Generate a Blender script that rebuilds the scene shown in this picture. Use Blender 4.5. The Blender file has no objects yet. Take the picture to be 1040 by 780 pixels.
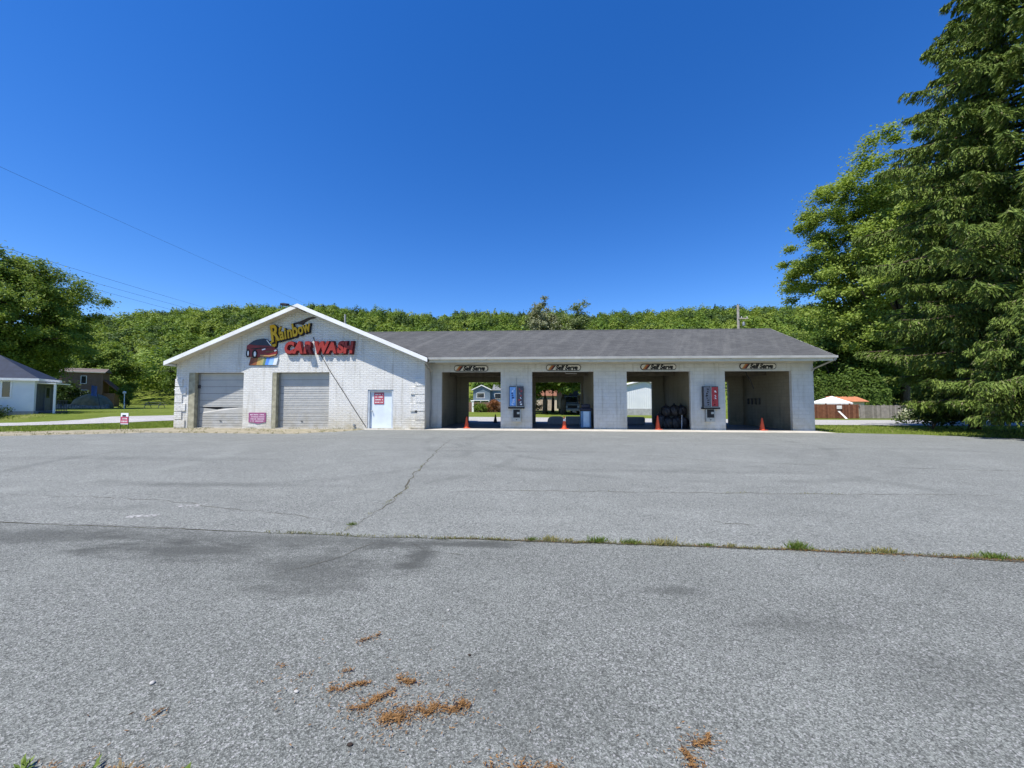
import bpy, bmesh, math, random
import numpy as np
from mathutils import Vector, Matrix

# ------------------------------------------------------------------ camera, sky, sun, exposure
S = bpy.context.scene
COL = S.collection
R = math.radians
cam_d = bpy.data.cameras.new('camera')
cam = bpy.data.objects.new('camera', cam_d); COL.objects.link(cam)
cam_d.sensor_width = 36.0
cam_d.lens = 390.0 / 1040.0 * 36.0
cam_d.clip_start = 0.05
cam_d.clip_end = 3000
cam.location = (0, 0, 1.55)
cam.rotation_euler = (R(90 + 2.6), 0, R(2.7))
S.camera = cam

SUN_DIR = Vector((-.92, -1.0, 2.62)).normalized()      # towards the sun
W = bpy.data.worlds.new('World'); S.world = W
W.use_nodes = True
wn = W.node_tree; wn.nodes.clear()
sky = wn.nodes.new('ShaderNodeTexSky'); sky.sky_type = 'NISHITA'; sky.sun_disc = False
sky.sun_elevation = math.asin(SUN_DIR.z)
sky.sun_rotation = math.atan2(SUN_DIR.x, SUN_DIR.y)
sky.air_density = 1.0; sky.dust_density = 0.08; sky.ozone_density = 5.0; sky.altitude = 300
hs = wn.nodes.new('ShaderNodeHueSaturation'); hs.inputs['Saturation'].default_value = 1.30; hs.inputs['Hue'].default_value = 0.512
bg = wn.nodes.new('ShaderNodeBackground'); bg.inputs[1].default_value = 0.128
wo = wn.nodes.new('ShaderNodeOutputWorld')
wn.links.new(sky.outputs[0], hs.inputs['Color']); wn.links.new(hs.outputs[0], bg.inputs[0])
wn.links.new(bg.outputs[0], wo.inputs[0])
sun_d = bpy.data.lights.new('sun', 'SUN'); sun_d.energy = 5.0; sun_d.angle = R(0.5); sun_d.color = (1.0, 0.95, 0.87)
sun = bpy.data.objects.new('sun', sun_d); COL.objects.link(sun)
sun.rotation_euler = SUN_DIR.to_track_quat('Z', 'Y').to_euler()
sun.location = (-40, -30, 80)
vs = S.view_settings
vs.view_transform = 'Standard'; vs.look = 'None'; vs.exposure = 0.58; vs.gamma = 1.0; vs.use_curve_mapping = False

rng = np.random.default_rng(7)
rnd = random.Random(11)

# ------------------------------------------------------------------ materials
MATS = {}
def srgb(r, g, b):
    f = lambda c: (c / 255 / 12.92) if c / 255 <= 0.04045 else ((c / 255 + 0.055) / 1.055) ** 2.4
    return (f(r), f(g), f(b))
class NT:
    def __init__(s, name):
        s.m = bpy.data.materials.new(name); s.m.use_nodes = True
        s.t = s.m.node_tree; s.t.nodes.clear()
        s.out = s.n('ShaderNodeOutputMaterial')
        s.p = s.n('ShaderNodeBsdfPrincipled'); s.l(s.p.outputs[0], s.out.inputs[0])
        s.tc = s.n('ShaderNodeTexCoord'); s.co = s.tc.outputs['Object']
    def n(s, t, **k):
        x = s.t.nodes.new(t)
        for a, b in k.items(): setattr(x, a, b)
        return x
    def l(s, a, b): s.t.links.new(a, b)
    def v(s, x, inp):
        if hasattr(x, 'is_output'): s.l(x, inp)
        elif isinstance(x, (tuple, list)): inp.default_value = tuple(x) + ((1,) if len(x) == 3 and len(inp.default_value) == 4 else ())
        else: inp.default_value = x
    def math(s, op, a, b=0.0, c=None, clamp=False):
        x = s.n('ShaderNodeMath', operation=op); x.use_clamp = clamp
        s.v(a, x.inputs[0]); s.v(b, x.inputs[1])
        if c is not None: s.v(c, x.inputs[2])
        return x.outputs[0]
    def vm(s, op, a, b=(0, 0, 0)):
        x = s.n('ShaderNodeVectorMath', operation=op); s.v(a, x.inputs[0]); s.v(b, x.inputs[1])
        return x.outputs['Value'] if op in ('LENGTH', 'DOT_PRODUCT') else x.outputs[0]
    def noise(s, scale, detail=3, rough=.55, co=None, dist=0):
        x = s.n('ShaderNodeTexNoise'); s.l(co or s.co, x.inputs['Vector'])
        x.inputs['Scale'].default_value = scale; x.inputs['Detail'].default_value = detail
        x.inputs['Roughness'].default_value = rough; x.inputs['Distortion'].default_value = dist
        return x.outputs[0]
    def vor(s, scale, feat='F1', out='Color', co=None):
        x = s.n('ShaderNodeTexVoronoi', feature=feat); s.l(co or s.co, x.inputs['Vector'])
        x.inputs['Scale'].default_value = scale
        return x.outputs[out]
    def mr(s, x, a, b, c=0., d=1., smooth=False):
        m = s.n('ShaderNodeMapRange'); m.clamp = True
        if smooth: m.interpolation_type = 'SMOOTHSTEP'
        s.v(x, m.inputs[0])
        for i, q in enumerate((a, b, c, d)): m.inputs[i + 1].default_value = q
        return m.outputs[0]
    def mix(s, f, a, b, mode='MIX'):
        x = s.n('ShaderNodeMix', data_type='RGBA', blend_type=mode)
        s.v(f, x.inputs[0]); s.v(a, x.inputs[6]); s.v(b, x.inputs[7])
        return x.outputs[2]
    def scale(s, f, vec):
        x = s.n('ShaderNodeVectorMath', operation='SCALE'); s.v(vec, x.inputs[0]); s.v(f, x.inputs['Scale'])
        return x.outputs[0]
    def mapping(s, sc=(1, 1, 1), rot=(0, 0, 0), loc=(0, 0, 0), co=None):
        x = s.n('ShaderNodeMapping'); s.l(co or s.co, x.inputs[0])
        x.inputs['Scale'].default_value = sc; x.inputs['Rotation'].default_value = rot; x.inputs['Location'].default_value = loc
        return x.outputs[0]
    def bump(s, h, dist, strength=1.0, prev=None):
        x = s.n('ShaderNodeBump'); x.inputs['Strength'].default_value = strength; x.inputs['Distance'].default_value = dist
        s.l(h, x.inputs['Height'])
        if prev: s.l(prev, x.inputs['Normal'])
        return x.outputs[0]
    def sep(s, co=None):
        x = s.n('ShaderNodeSeparateXYZ'); s.l(co or s.co, x.inputs[0]); return x.outputs
    def comb(s, x, y, z):
        c = s.n('ShaderNodeCombineXYZ'); s.v(x, c.inputs[0]); s.v(y, c.inputs[1]); s.v(z, c.inputs[2]); return c.outputs[0]
    def fin(s, col, rough=.8, normal=None, spec=.3, metal=0):
        s.v(col, s.p.inputs['Base Color']); s.v(rough, s.p.inputs['Roughness'])
        s.p.inputs['Specular IOR Level'].default_value = spec; s.v(metal, s.p.inputs['Metallic'])
        if normal: s.l(normal, s.p.inputs['Normal'])
        return s.m

def M(name, col, rough=.7, var=.18, scale=2.5, bump=0., bscale=30, spec=.3, metal=0., grime=None, gscale=.8):
    if name in MATS: return MATS[name]
    t = NT(name)
    n1 = t.noise(scale, 4); 
    c = t.mix(t.mr(n1, .3, .7), tuple(x * (1 - var) for x in col), tuple(min(1, x * (1 + var)) for x in col))
    if grime:
        g = t.noise(gscale, 5, .65)
        c = t.mix(t.mr(g, .5, .78, 0, .75), c, grime)
    nb = t.bump(t.noise(bscale, 3), bump) if bump else None
    MATS[name] = t.fin(c, rough, nb, spec, metal)
    return MATS[name]

def wall_mat(name, bw, bh, col, mortar, dirt, depth, rough_amp, msize=.012):
    t = NT(name)
    x, y, z = t.sep()
    v = t.comb(t.math('ADD', x, y), z, 0.0)
    wob = t.noise(3.5, 2)
    v2 = t.vm('ADD', v, t.scale(.012, t.comb(t.math('SUBTRACT', wob, .5), t.math('SUBTRACT', wob, .5), 0.0)))
    b = t.n('ShaderNodeTexBrick'); t.l(v2, b.inputs['Vector'])
    b.inputs['Scale'].default_value = 1; b.inputs['Brick Width'].default_value = bw; b.inputs['Row Height'].default_value = bh
    b.inputs['Mortar Size'].default_value = msize; b.inputs['Mortar Smooth'].default_value = .4
    b.inputs['Color1'].default_value = (*[q * .94 for q in col], 1); b.inputs['Color2'].default_value = (*col, 1)
    b.inputs['Mortar'].default_value = (*mortar, 1)
    c = b.outputs['Color']
    # weathering: blotches of worn paint and splashed dirt near the ground
    c = t.mix(t.mr(t.noise(1.3, 5, .65), .42, .75, 0, .6), c, tuple(q * .74 for q in col))
    low = t.mr(z, 0.0, 1.5, 1, 0)
    dn = t.mr(t.noise(1.1, 5, .7), .35, .75)
    c = t.mix(t.math('MULTIPLY', t.math('MULTIPLY', low, dn), 1.1, clamp=True), c, dirt)
    sx = t.comb(t.math('MULTIPLY', t.math('ADD', x, y), 5.0), t.math('MULTIPLY', z, .35), 0.0)
    c = t.mix(t.mr(t.noise(1, 4, .6, co=sx), .53, .76, 0, .5), c, tuple(q * .7 for q in dirt))
    h = t.math('SUBTRACT', t.math('MULTIPLY', t.noise(26, 4, .65), rough_amp), t.math('MULTIPLY', b.outputs['Fac'], 1.0))
    return t.fin(c, .75, t.bump(h, depth), .25)

def leaf_mat(name, c1, c2, trans=.35, c3=None):
    t = NT(name)
    g = t.n('ShaderNodeNewGeometry')
    r = g.outputs['Random Per Island']
    c = t.mix(r, c1, c2)
    if c3: c = t.mix(t.mr(r, .93, .97), c, c3)
    t.v(c, t.p.inputs['Base Color']); t.p.inputs['Roughness'].default_value = .55
    t.p.inputs['Specular IOR Level'].default_value = .12
    tr = t.n('ShaderNodeBsdfTranslucent')
    t.l(t.mix(.5, c, t.mix(1.0, c, (1.5, 1.5, .5), 'MULTIPLY')), tr.inputs[0])
    mx = t.n('ShaderNodeMixShader'); mx.inputs[0].default_value = trans
    t.l(t.p.outputs[0], mx.inputs[1]); t.l(tr.outputs[0], mx.inputs[2]); t.l(mx.outputs[0], t.out.inputs[0])
    return t.m

# ------------------------------------------------------------------ ground height
def sstep(a, b, x):
    t = min(1, max(0, (x - a) / (b - a))); return t * t * (3 - 2 * t)
HILLX = [-700, -420, -355, -310, -271, -229, -200, -164, -108, -60, 0, 90, 180, 260, 400, 700]
HILLZ = [30, 44, 49, 54, 60, 63, 65.5, 63, 58, 57, 56.5, 57, 60, 58, 50, 30]
def gz(x, y):
    xc = min(30, max(-45, x))
    z = -0.004 * (xc + 8)
    rise = min(.5, max(0, (-22 - x) * .03)) * min(1, max(0, (y - 25) / 3))
    z += rise
    if y > 112:
        h = float(np.interp(x, HILLX, HILLZ)) + 1.3 * math.sin(x * .047 + 2) + .8 * math.sin(x * .11)
        z += sstep(112, 305, y) * h
        if y > 312: z -= (y - 312) * .02
    return z

# ------------------------------------------------------------------ object helpers
ROOT = {}
def link(o): COL.objects.link(o); return o
def tag(o, label=None, cat=None, group=None, kind=None):
    if label: o['label'] = label
    if cat: o['category'] = cat
    if group: o['group'] = group
    if kind: o['kind'] = kind
    return o
def empty(name, loc=(0, 0, 0), rz=0., label=None, cat=None, group=None):
    o = bpy.data.objects.new(name, None); link(o)
    o.location = loc; o.rotation_euler = (0, 0, rz); o.empty_display_size = .3
    return tag(o, label, cat, group)

class MB:
    def __init__(s): s.v = []; s.f = []; s.mi = []; s.cur = 0
    def add(s, vs, fs):
        n = len(s.v); s.v += [tuple(map(float, p)) for p in vs]
        for f in fs: s.f.append(tuple(i + n for i in f)); s.mi.append(s.cur)
        return s
    def box(s, x0, x1, y0, y1, z0, z1):
        return s.add([(x0, y0, z0), (x1, y0, z0), (x1, y1, z0), (x0, y1, z0), (x0, y0, z1), (x1, y0, z1), (x1, y1, z1), (x0, y1, z1)],
                     [(0, 3, 2, 1), (4, 5, 6, 7), (0, 1, 5, 4), (1, 2, 6, 5), (2, 3, 7, 6), (3, 0, 4, 7)])
    def prism(s, pts, d):          # pts planar loop (3D), extruded by vector d
        n = len(pts); d = Vector(d); p = [Vector(q) for q in pts]
        return s.add(p + [q + d for q in p], [tuple(range(n))[::-1], tuple(range(n, 2 * n))] + [(i, (i + 1) % n, n + (i + 1) % n, n + i) for i in range(n)])
    def xz(s, pts, y0, y1):        # outline in the xz plane, thickness from y0 to y1
        return s.prism([(x, y0, z) for x, z in pts], (0, y1 - y0, 0))
    def poly(s, pts): return s.add(pts, [tuple(range(len(pts)))])
    def tube(s, pts, r, seg=6, caps=True):
        pts = [Vector(p) for p in pts]; n = len(pts); rs = r if isinstance(r, (list, tuple)) else [r] * n
        vs = []; fs = []
        up = Vector((0, 0, 1))
        for i, p in enumerate(pts):
            d = (pts[min(i + 1, n - 1)] - pts[max(i - 1, 0)]).normalized()
            a = d.cross(up)
            if a.length < 1e-3: a = d.cross(Vector((1, 0, 0)))
            a.normalize(); b = d.cross(a)
            for k in range(seg):
                t = 2 * math.pi * k / seg
                vs.append(p + (a * math.cos(t) + b * math.sin(t)) * rs[i])
        for i in range(n - 1):
            for k in range(seg):
                fs.append((i * seg + k, i * seg + (k + 1) % seg, (i + 1) * seg + (k + 1) % seg, (i + 1) * seg + k))
        if caps: fs += [tuple(range(seg)), tuple(range((n - 1) * seg, n * seg))[::-1]]
        return s.add(vs, fs)
    def lathe(s, prof, seg=20, c=(0, 0, 0)):
        vs = []; fs = []; n = len(prof)
        for r, z in prof:
            for k in range(seg):
                t = 2 * math.pi * k / seg; vs.append((c[0] + r * math.cos(t), c[1] + r * math.sin(t), c[2] + z))
        for i in range(n - 1):
            for k in range(seg):
                fs.append((i * seg + k, i * seg + (k + 1) % seg, (i + 1) * seg + (k + 1) % seg, (i + 1) * seg + k))
        fs += [tuple(range(seg))[::-1], tuple(range((n - 1) * seg, n * seg))]
        return s.add(vs, fs)
    def build(s, name, mats, parent=None, off=None, smooth=False, bevel=0., top=False):
        me = bpy.data.meshes.new(name)
        me.from_pydata(s.v, [], s.f); me.update()
        for m in (mats if isinstance(mats, (list, tuple)) else [mats]): me.materials.append(m)
        if any(s.mi): me.polygons.foreach_set('material_index', s.mi)
        if smooth: me.polygons.foreach_set('use_smooth', [True] * len(me.polygons))
        bm = bmesh.new(); bm.from_mesh(me); bmesh.ops.recalc_face_normals(bm, faces=bm.faces); bm.to_mesh(me); bm.free()
        o = bpy.data.objects.new(name, me); link(o)
        if bevel:
            b = o.modifiers.new('bevel', 'BEVEL'); b.width = bevel; b.segments = 2; b.limit_method = 'ANGLE'; b.angle_limit = R(40)
        if parent is not None:
            o.parent = parent
            if off is not None: me.transform(Matrix.Translation(-Vector(off)))
        elif top:                        # a one-mesh thing: origin at the middle of its base
            cs = np.array(s.v); c = Vector(((cs[:, 0].min() + cs[:, 0].max()) / 2, (cs[:, 1].min() + cs[:, 1].max()) / 2, cs[:, 2].min()))
            me.transform(Matrix.Translation(-c)); o.location = c
        return o

def sheet(name, poly, dz, mat, step=None):
    """flat structure sheet following the ground: polygon triangulated, z from gz"""
    bm = bmesh.new()
    vs_ = [bm.verts.new((x, y, 0)) for x, y in poly]
    bm.faces.new(vs_)
    bmesh.ops.triangulate(bm, faces=bm.faces[:])
    if step:
        xs = [p[0] for p in poly]; ys = [p[1] for p in poly]
        for ax, lo, hi in ((0, min(xs), max(xs)), (1, min(ys), max(ys))):
            k = math.ceil(lo / step) * step
            while k < hi:
                no = (1, 0, 0) if ax == 0 else (0, 1, 0)
                bmesh.ops.bisect_plane(bm, geom=bm.verts[:] + bm.edges[:] + bm.faces[:], plane_co=(k, k, 0), plane_no=no); k += step
    for v in bm.verts: v.co.z = gz(v.co.x, v.co.y) + dz
    bmesh.ops.recalc_face_normals(bm, faces=bm.faces)
    if sum(f.normal.z for f in bm.faces) < 0: bmesh.ops.reverse_faces(bm, faces=bm.faces)
    me = bpy.data.meshes.new(name); bm.to_mesh(me); bm.free(); me.materials.append(mat)
    o = bpy.data.objects.new(name, me); link(o); o['kind'] = 'structure'
    return o

def quads(name, C, T, B, mat, parent=None, taper=False):
    """N loose quads (diamond leaves) from centres and half vectors, numpy only"""
    N = len(C)
    if taper: V = np.stack([C - B * .3, C + T, C + B * .3, C - T], 1)
    else: V = np.stack([C - T, C + B, C + T, C - B], 1)
    V = V.reshape(-1, 3).astype(np.float32)
    me = bpy.data.meshes.new(name)
    me.vertices.add(4 * N); me.vertices.foreach_set('co', V.ravel())
    me.loops.add(4 * N); me.loops.foreach_set('vertex_index', np.arange(4 * N, dtype=np.int32))
    me.polygons.add(N); me.polygons.foreach_set('loop_start', np.arange(0, 4 * N, 4, dtype=np.int32))
    me.polygons.foreach_set('loop_total', np.full(N, 4, dtype=np.int32))
    me.update(calc_edges=True); me.materials.append(mat)
    o = bpy.data.objects.new(name, me); link(o)
    if parent: o.parent = parent
    return o
def unit(a): return a / np.maximum(np.linalg.norm(a, axis=1, keepdims=True), 1e-6)
def frames(Nrm, r):
    t = unit(np.cross(Nrm, r.normal(size=Nrm.shape))); return t, np.cross(Nrm, t)

def crown_points(r, rx, rz, K, L, cr, flat=.55, low=-.55, shell=.6):
    """leaf centres and normals of a broadleaf crown around the origin: leaf clumps set through its volume"""
    d = unit(r.normal(size=(K * 3, 3))); d = d[d[:, 2] > low][:K]
    lump = 1 + .16 * np.sin(d[:, 0] * 5 + r.uniform(0, 6)) + .13 * np.sin(d[:, 2] * 7 + d[:, 1] * 4 + r.uniform(0, 6))
    rad = (shell + (1 - shell) * r.uniform(0, 1, len(d)) ** .6) * lump
    cc = d * rad[:, None] * np.array([rx, rx, rz])
    s = cr * r.uniform(.6, 1.25, len(d))
    P = np.repeat(cc, L, 0) + r.normal(size=(len(d) * L, 3)) * np.repeat(s, L)[:, None] * np.array([.55, .55, .55 * flat])
    out = unit(P * np.array([1, 1, rx / rz]))
    Nn = unit(out * .45 + np.array([0, 0, .75]) + r.normal(size=P.shape) * .55)
    return P, Nn, cc
def broadleaf(root, r, h, rx, rz, cz, K, L, cr, leaf, mat, bark, trunk_r, limbs=9, flat=.55, low=-.55, shell=.6, sx=1.0):
    P, Nn, cc = crown_points(r, rx, rz, K, L, cr, flat, low, shell)
    P[:, 2] += cz; cc = cc + np.array([0, 0, cz])
    T, B = frames(Nn, r); s = (leaf * r.uniform(.6, 1.3, len(P)))[:, None]
    quads('crown', P, T * s, B * s * .62, mat, root)
    m = MB(); fork = max(1.2, cz - rz * .75)
    top = cz + rz * .4
    m.tube([(0, 0, -.2), (trunk_r * .2, 0, fork * .5), (0, trunk_r * .3, fork), (.1, -.1, (fork + top) / 2), (0, 0, top)],
           [trunk_r * 1.25, trunk_r, trunk_r * .85, trunk_r * .5, trunk_r * .12], 8)
    idx = r.choice(len(cc), min(limbs, len(cc)), replace=False)
    for i in idx:
        a = Vector((0, 0, fork + r.uniform(0, .5) * (top - fork))); b = Vector(cc[i]); mid = a.lerp(b, .5) + Vector((0, 0, -.08 * (b - a).length))
        m.tube([a, mid, b], [trunk_r * .45, trunk_r * .26, trunk_r * .07], 5, caps=False)
    m.build('trunk', bark, root, smooth=True)

def conifer(root, r, h, base_r, whorls, per, mat, bark, droop=.35, z0=1.0, leaf=.34, dens=1.0, power=.85, half=None, low0=.8, sub=9):
    """spruce: trunk, whorled drooping boughs, hanging sprays of needles"""
    C = []; Tn = []; Bn = []
    m = MB(); m.tube([(0, 0, -.3), (0, 0, h * .33), (0, 0, h * .66), (0, 0, h)], [h * .017, h * .012, h * .007, .02], 8)
    for w in range(whorls):
        f = w / (whorls - 1); z = z0 + (h - z0 - .4) * f ** .92
        Lb = base_r * (1 - f) ** power * r.uniform(.82, 1.1) + .25
        Lb *= min(1.0, low0 + 1.5 * f)
        k = per + (1 if r.random() < .5 else 0)
        a0 = r.uniform(0, 6.28)
        for q in range(k):
            a = a0 + q * 6.283 / k + r.normal() * .22; L = Lb * r.uniform(.72, 1.16)
            if half is not None:
                dv = math.cos(a - half)
                if dv < -.8: continue
            dirh = np.array([math.cos(a), math.sin(a), 0]); side = np.array([-dirh[1], dirh[0], 0])
            n = 6; ts = np.linspace(0, 1, n)
            dr = droop * r.uniform(.7, 1.3)
            def pos(t): return dirh * (L * t)[..., None] + np.array([0, 0, 1.]) * (z + L * (.12 * t - dr * 1.6 * t ** 2 + dr * 1.0 * t ** 3.2))[..., None]
            pts = pos(ts); m.tube([tuple(p) for p in pts], [max(.012, .018 * L * (1 - .85 * t)) for t in ts], 4, caps=False)
            nt = int(max(6, L * 17 * dens))
            t = r.uniform(.12, 1.0, nt) ** .8
            base = pos(t)
            tw = L * .24 * (1.05 - t) + .22                      # side twig length
            sgn = r.choice([-1., 1.], nt)
            tdir = unit(side[None] * sgn[:, None] * r.uniform(.5, 1.1, nt)[:, None] + dirh[None] * .55 + np.array([0, 0, -1.]) * r.uniform(.05, 1.3, nt)[:, None])
            for j in range(sub):
                u = (j + r.uniform(.2, .9, nt)) / sub
                c = base + tdir * (tw * u)[:, None]; c[:, 2] -= tw * .35 * u ** 2
                c += r.normal(size=c.shape) * .035
                dd = unit(tdir + np.array([0, 0, -.55]) * u[:, None] + r.normal(size=c.shape) * .3)
                nn = unit(np.cross(dd, r.normal(size=c.shape)) + np.array([0, 0, .5]))
                bb = np.cross(nn, dd)
                s = leaf * r.uniform(.55, 1.15, nt)[:, None]
                C.append(c); Tn.append(dd * s); Bn.append(bb * s * .24)
    quads('crown', np.concatenate(C), np.concatenate(Tn), np.concatenate(Bn), mat, root)
    m.build('trunk', bark, root, smooth=True)

def copy_tree(o, parent=None):
    c = o.copy(); COL.objects.link(c); c.parent = parent
    for ch in o.children: copy_tree(ch, c)
    return c

def text_mesh(body, size, shear=0., offset=0., extrude=.01, bold=0.):
    cu = bpy.data.curves.new('letter', 'FONT'); cu.body = body; cu.size = size; cu.shear = shear
    cu.offset = offset; cu.extrude = extrude; cu.align_x = 'CENTER'; cu.resolution_u = 4
    o = bpy.data.objects.new('letter', cu); link(o)
    dg = bpy.context.evaluated_depsgraph_get()
    me = bpy.data.meshes.new_from_object(o.evaluated_get(dg))
    bpy.data.objects.remove(o); bpy.data.curves.remove(cu)
    return me
def text_obj(name, me, mat, parent, loc, rot=0., sx=1.):
    """stand a text mesh up in the xz plane facing -y"""
    o = bpy.data.objects.new(name, me); link(o); me.materials.clear(); me.materials.append(mat)
    me.transform(Matrix.Translation(Vector(loc)) @ Matrix.Rotation(-rot, 4, 'Y') @ Matrix.Rotation(R(90), 4, 'X') @ Matrix.Diagonal((sx, 1, 1, 1)))
    o.parent = parent
    return o

# ================================================================== GROUND, LOT, ROADS
def asphalt(name, base, stains=(), dark=.75, agg=95, contrast=.55, arcs=()):
    t = NT(name)
    big = t.noise(.28, 4, .6); mid = t.noise(1.7, 4, .6)
    c = t.mix(t.mr(big, .35, .68), tuple(q * .93 for q in base), tuple(q * 1.07 for q in base))
    c = t.mix(t.mr(mid, .4, .75, 0, .5), c, tuple(q * .8 for q in base))
    # traffic-worn bands running along the lot
    c = t.mix(t.mr(t.noise(.9, 5, .7, co=t.mapping((.6, 1, 1), loc=(9, 4, 0))), .48, .70, 0, .5), c, tuple(q * 1.3 for q in base))
    bco = t.mapping((.05, .9, 1))
    c = t.mix(t.mr(t.noise(1.0, 3, .6, co=bco), .5, .75, 0, .35), c, tuple(q * 1.22 for q in base))
    # exposed aggregate
    g1 = t.sep(t.vor(agg))[0]; g2 = t.sep(t.vor(agg * .42))[1]; g3 = t.noise(agg * 1.6, 2)
    k = t.math('ADD', t.math('MULTIPLY', t.math('POWER', g1, 1.6), contrast * 1.5), t.math('MULTIPLY', g2, contrast * .45))
    k = t.math('ADD', k, t.math('MULTIPLY', t.math('SUBTRACT', g3, .5), contrast * .8))
    k = t.math('ADD', k, 1 - contrast * .82)
    c = t.mix(1.0, c, t.comb(k, k, k), 'MULTIPLY')
    gr = t.sep(t.vor(agg * .8, co=t.mapping((1, 1, 1), loc=(3.1, 7.7, 1.3))))[2]
    c = t.mix(t.mr(gr, .88, .96, 0, contrast), c, (.34, .34, .335))
    x, y, z = t.sep()
    # faint turning tyre arcs and rubbed patches
    for ax, ay, ar, aw, col_ in arcs:
        dd = t.math('ABSOLUTE', t.math('SUBTRACT', t.vm('LENGTH', t.comb(t.math('SUBTRACT', x, ax), t.math('SUBTRACT', y, ay), 0.0)), ar))
        ff = t.math('MULTIPLY', t.mr(dd, aw * .3, aw, .4, 0, True), t.mr(t.noise(.7, 4, .6), .42, .6))
        c = t.mix(ff, c, tuple(q * col_ for q in base))
    wob = t.noise(3.0, 6, .72, co=t.mapping((.55, 1.5, 1)))
    for sxx, syy, rx, ry, amt in stains:
        d = t.vm('LENGTH', t.comb(t.math('DIVIDE', t.math('SUBTRACT', x, sxx), rx), t.math('DIVIDE', t.math('SUBTRACT', y, syy), ry), 0.0))
        f = t.mr(t.math('ADD', d, t.math('MULTIPLY', t.math('SUBTRACT', wob, .5), 2.4)), .15, 1.15, amt, 0, True)
        c = t.mix(f, c, tuple(q * .38 for q in base))
    h = t.math('ADD', t.vor(agg, out='Distance'), t.math('MULTIPLY', t.noise(agg * .5, 3), .8))
    return t.fin(c, .9, t.bump(h, .006, .7), .2)

NEAR = asphalt('old_coarse_asphalt', (.146, .154, .142),
               [(-3.7, 3.95, 1.5, .3, .75), (-1.95, 3.55, .8, .7, .6), (-1.12, 3.85, .22, .4, .8), (1.25, 3.35, .3, .1, .55), (2.0, 2.9, .5, .16, .35),
                (-2.6, 4.3, 3.0, .22, .55), (-5.6, 4.3, 2.0, .35, .6), (-1.0, 4.3, .9, .14, .7), (2.4, 2.4, .5, .3, .25), (0.0, 2.1, .7, .4, .2)], agg=150, contrast=.72)
FAR = asphalt('worn_grey_asphalt', (.170, .179, .166), [(-6, 7, 3, .25, .3), (3, 9, 5, .3, .25), (-10, 10, 5, .5, .25), (-1, 12.2, 6, .3, .2)], agg=100, contrast=.6, arcs=((-6.5, 11.5, 4.6, .22, .6), (-6.5, 11.5, 6.1, .22, .65), (4.0, 16.0, 6.5, .25, .65), (4.0, 16.0, 8.1, .25, .7), (12, 9, 5, .3, .7), (-14, 9, 5.5, .4, 1.35)))
STREET = asphalt('pale_street_asphalt', (.34, .335, .325), [], agg=60, contrast=.4)

def grass_mat(name, c1, c2, dry):
    t = NT(name)
    c = t.mix(t.mr(t.noise(.5, 4), .35, .65), c1, c2)
    c = t.mix(t.mr(t.noise(14, 3, .7), .35, .7), c, tuple(q * .55 for q in c1))
    c = t.mix(t.mr(t.noise(.22, 4, .6), .55, .72, 0, .7), c, dry)
    return t.fin(c, .95, t.bump(t.noise(40, 3, .7), .06), .1)
GRASS = grass_mat('lawn_grass', (.14, .19, .028), (.20, .25, .045), (.24, .23, .09))

# one sheet of ground out to the horizon, with the wooded hill rising out of it
def build_ground():
    xs = sorted(set([-900, -600, -420] + list(range(-408, -60, 12)) + list(np.arange(-60, 44, 2.0)) + list(range(44, 410, 12)) + [420, 600, 900]))
    ys = sorted(set([-600, -200, -60, -20] + list(np.arange(-8, 66, 2.0)) + list(range(66, 340, 6)) + [420, 700, 1200]))
    v = [(x, y, gz(x, y) - .03) for y in ys for x in xs]
    n = len(xs)
    f = [(j * n + i, j * n + i + 1, (j + 1) * n + i + 1, (j + 1) * n + i) for j in range(len(ys) - 1) for i in range(n - 1)]
    m = MB(); m.add(v, f); o = m.build('ground', GRASS, smooth=True); o['kind'] = 'structure'
build_ground()

def jit(pts, step, amp, r=rnd):
    out = []
    for a, b in zip(pts[:-1], pts[1:]):
        L = math.dist(a, b); n = max(1, int(L / step))
        for i in range(n):
            t = i / n; dx, dy = (b[0] - a[0]) / L, (b[1] - a[1]) / L; w = r.uniform(-amp, amp) if i else r.uniform(-amp, amp) * .3
            out.append((a[0] + (b[0] - a[0]) * t - dy * w, a[1] + (b[1] - a[1]) * t + dx * w))
    out.append(tuple(pts[-1])); return out
SEAM = jit([(-30, 5.6), (-6.77, 4.70), (-2.91, 4.52), (-2.05, 4.46), (0.24, 4.43), (1.74, 4.38), (3.06, 4.33), (4.97, 4.19), (9, 3.9), (28, 2.6)], .25, .018)
lot_near = sheet('front_asphalt', SEAM + [(28, 1.40)] + [(28, -12), (-30, -12), (-30, 1.5)], 0.0, NEAR, 4.0)
edge_l = jit([(-30, 11.5), (-22.8, 15.5), (-18.2, 17.9), (-14, 17.7), (-11.1, 17.9), (-9.6, 19.6), (-9.2, 20.6)], .5, .16)
edge_r = jit([(15.9, 20.95), (17.6, 20.6), (19.0, 20.3), (21.5, 18.6), (24.5, 16.9), (28, 15.5)], .5, .14)
lot_far = sheet('parking_lot', edge_l + [(-5.9, 20.7), (15.9, 20.75)] + edge_r + SEAM[::-1], 0.004, FAR, 4.0)

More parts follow.
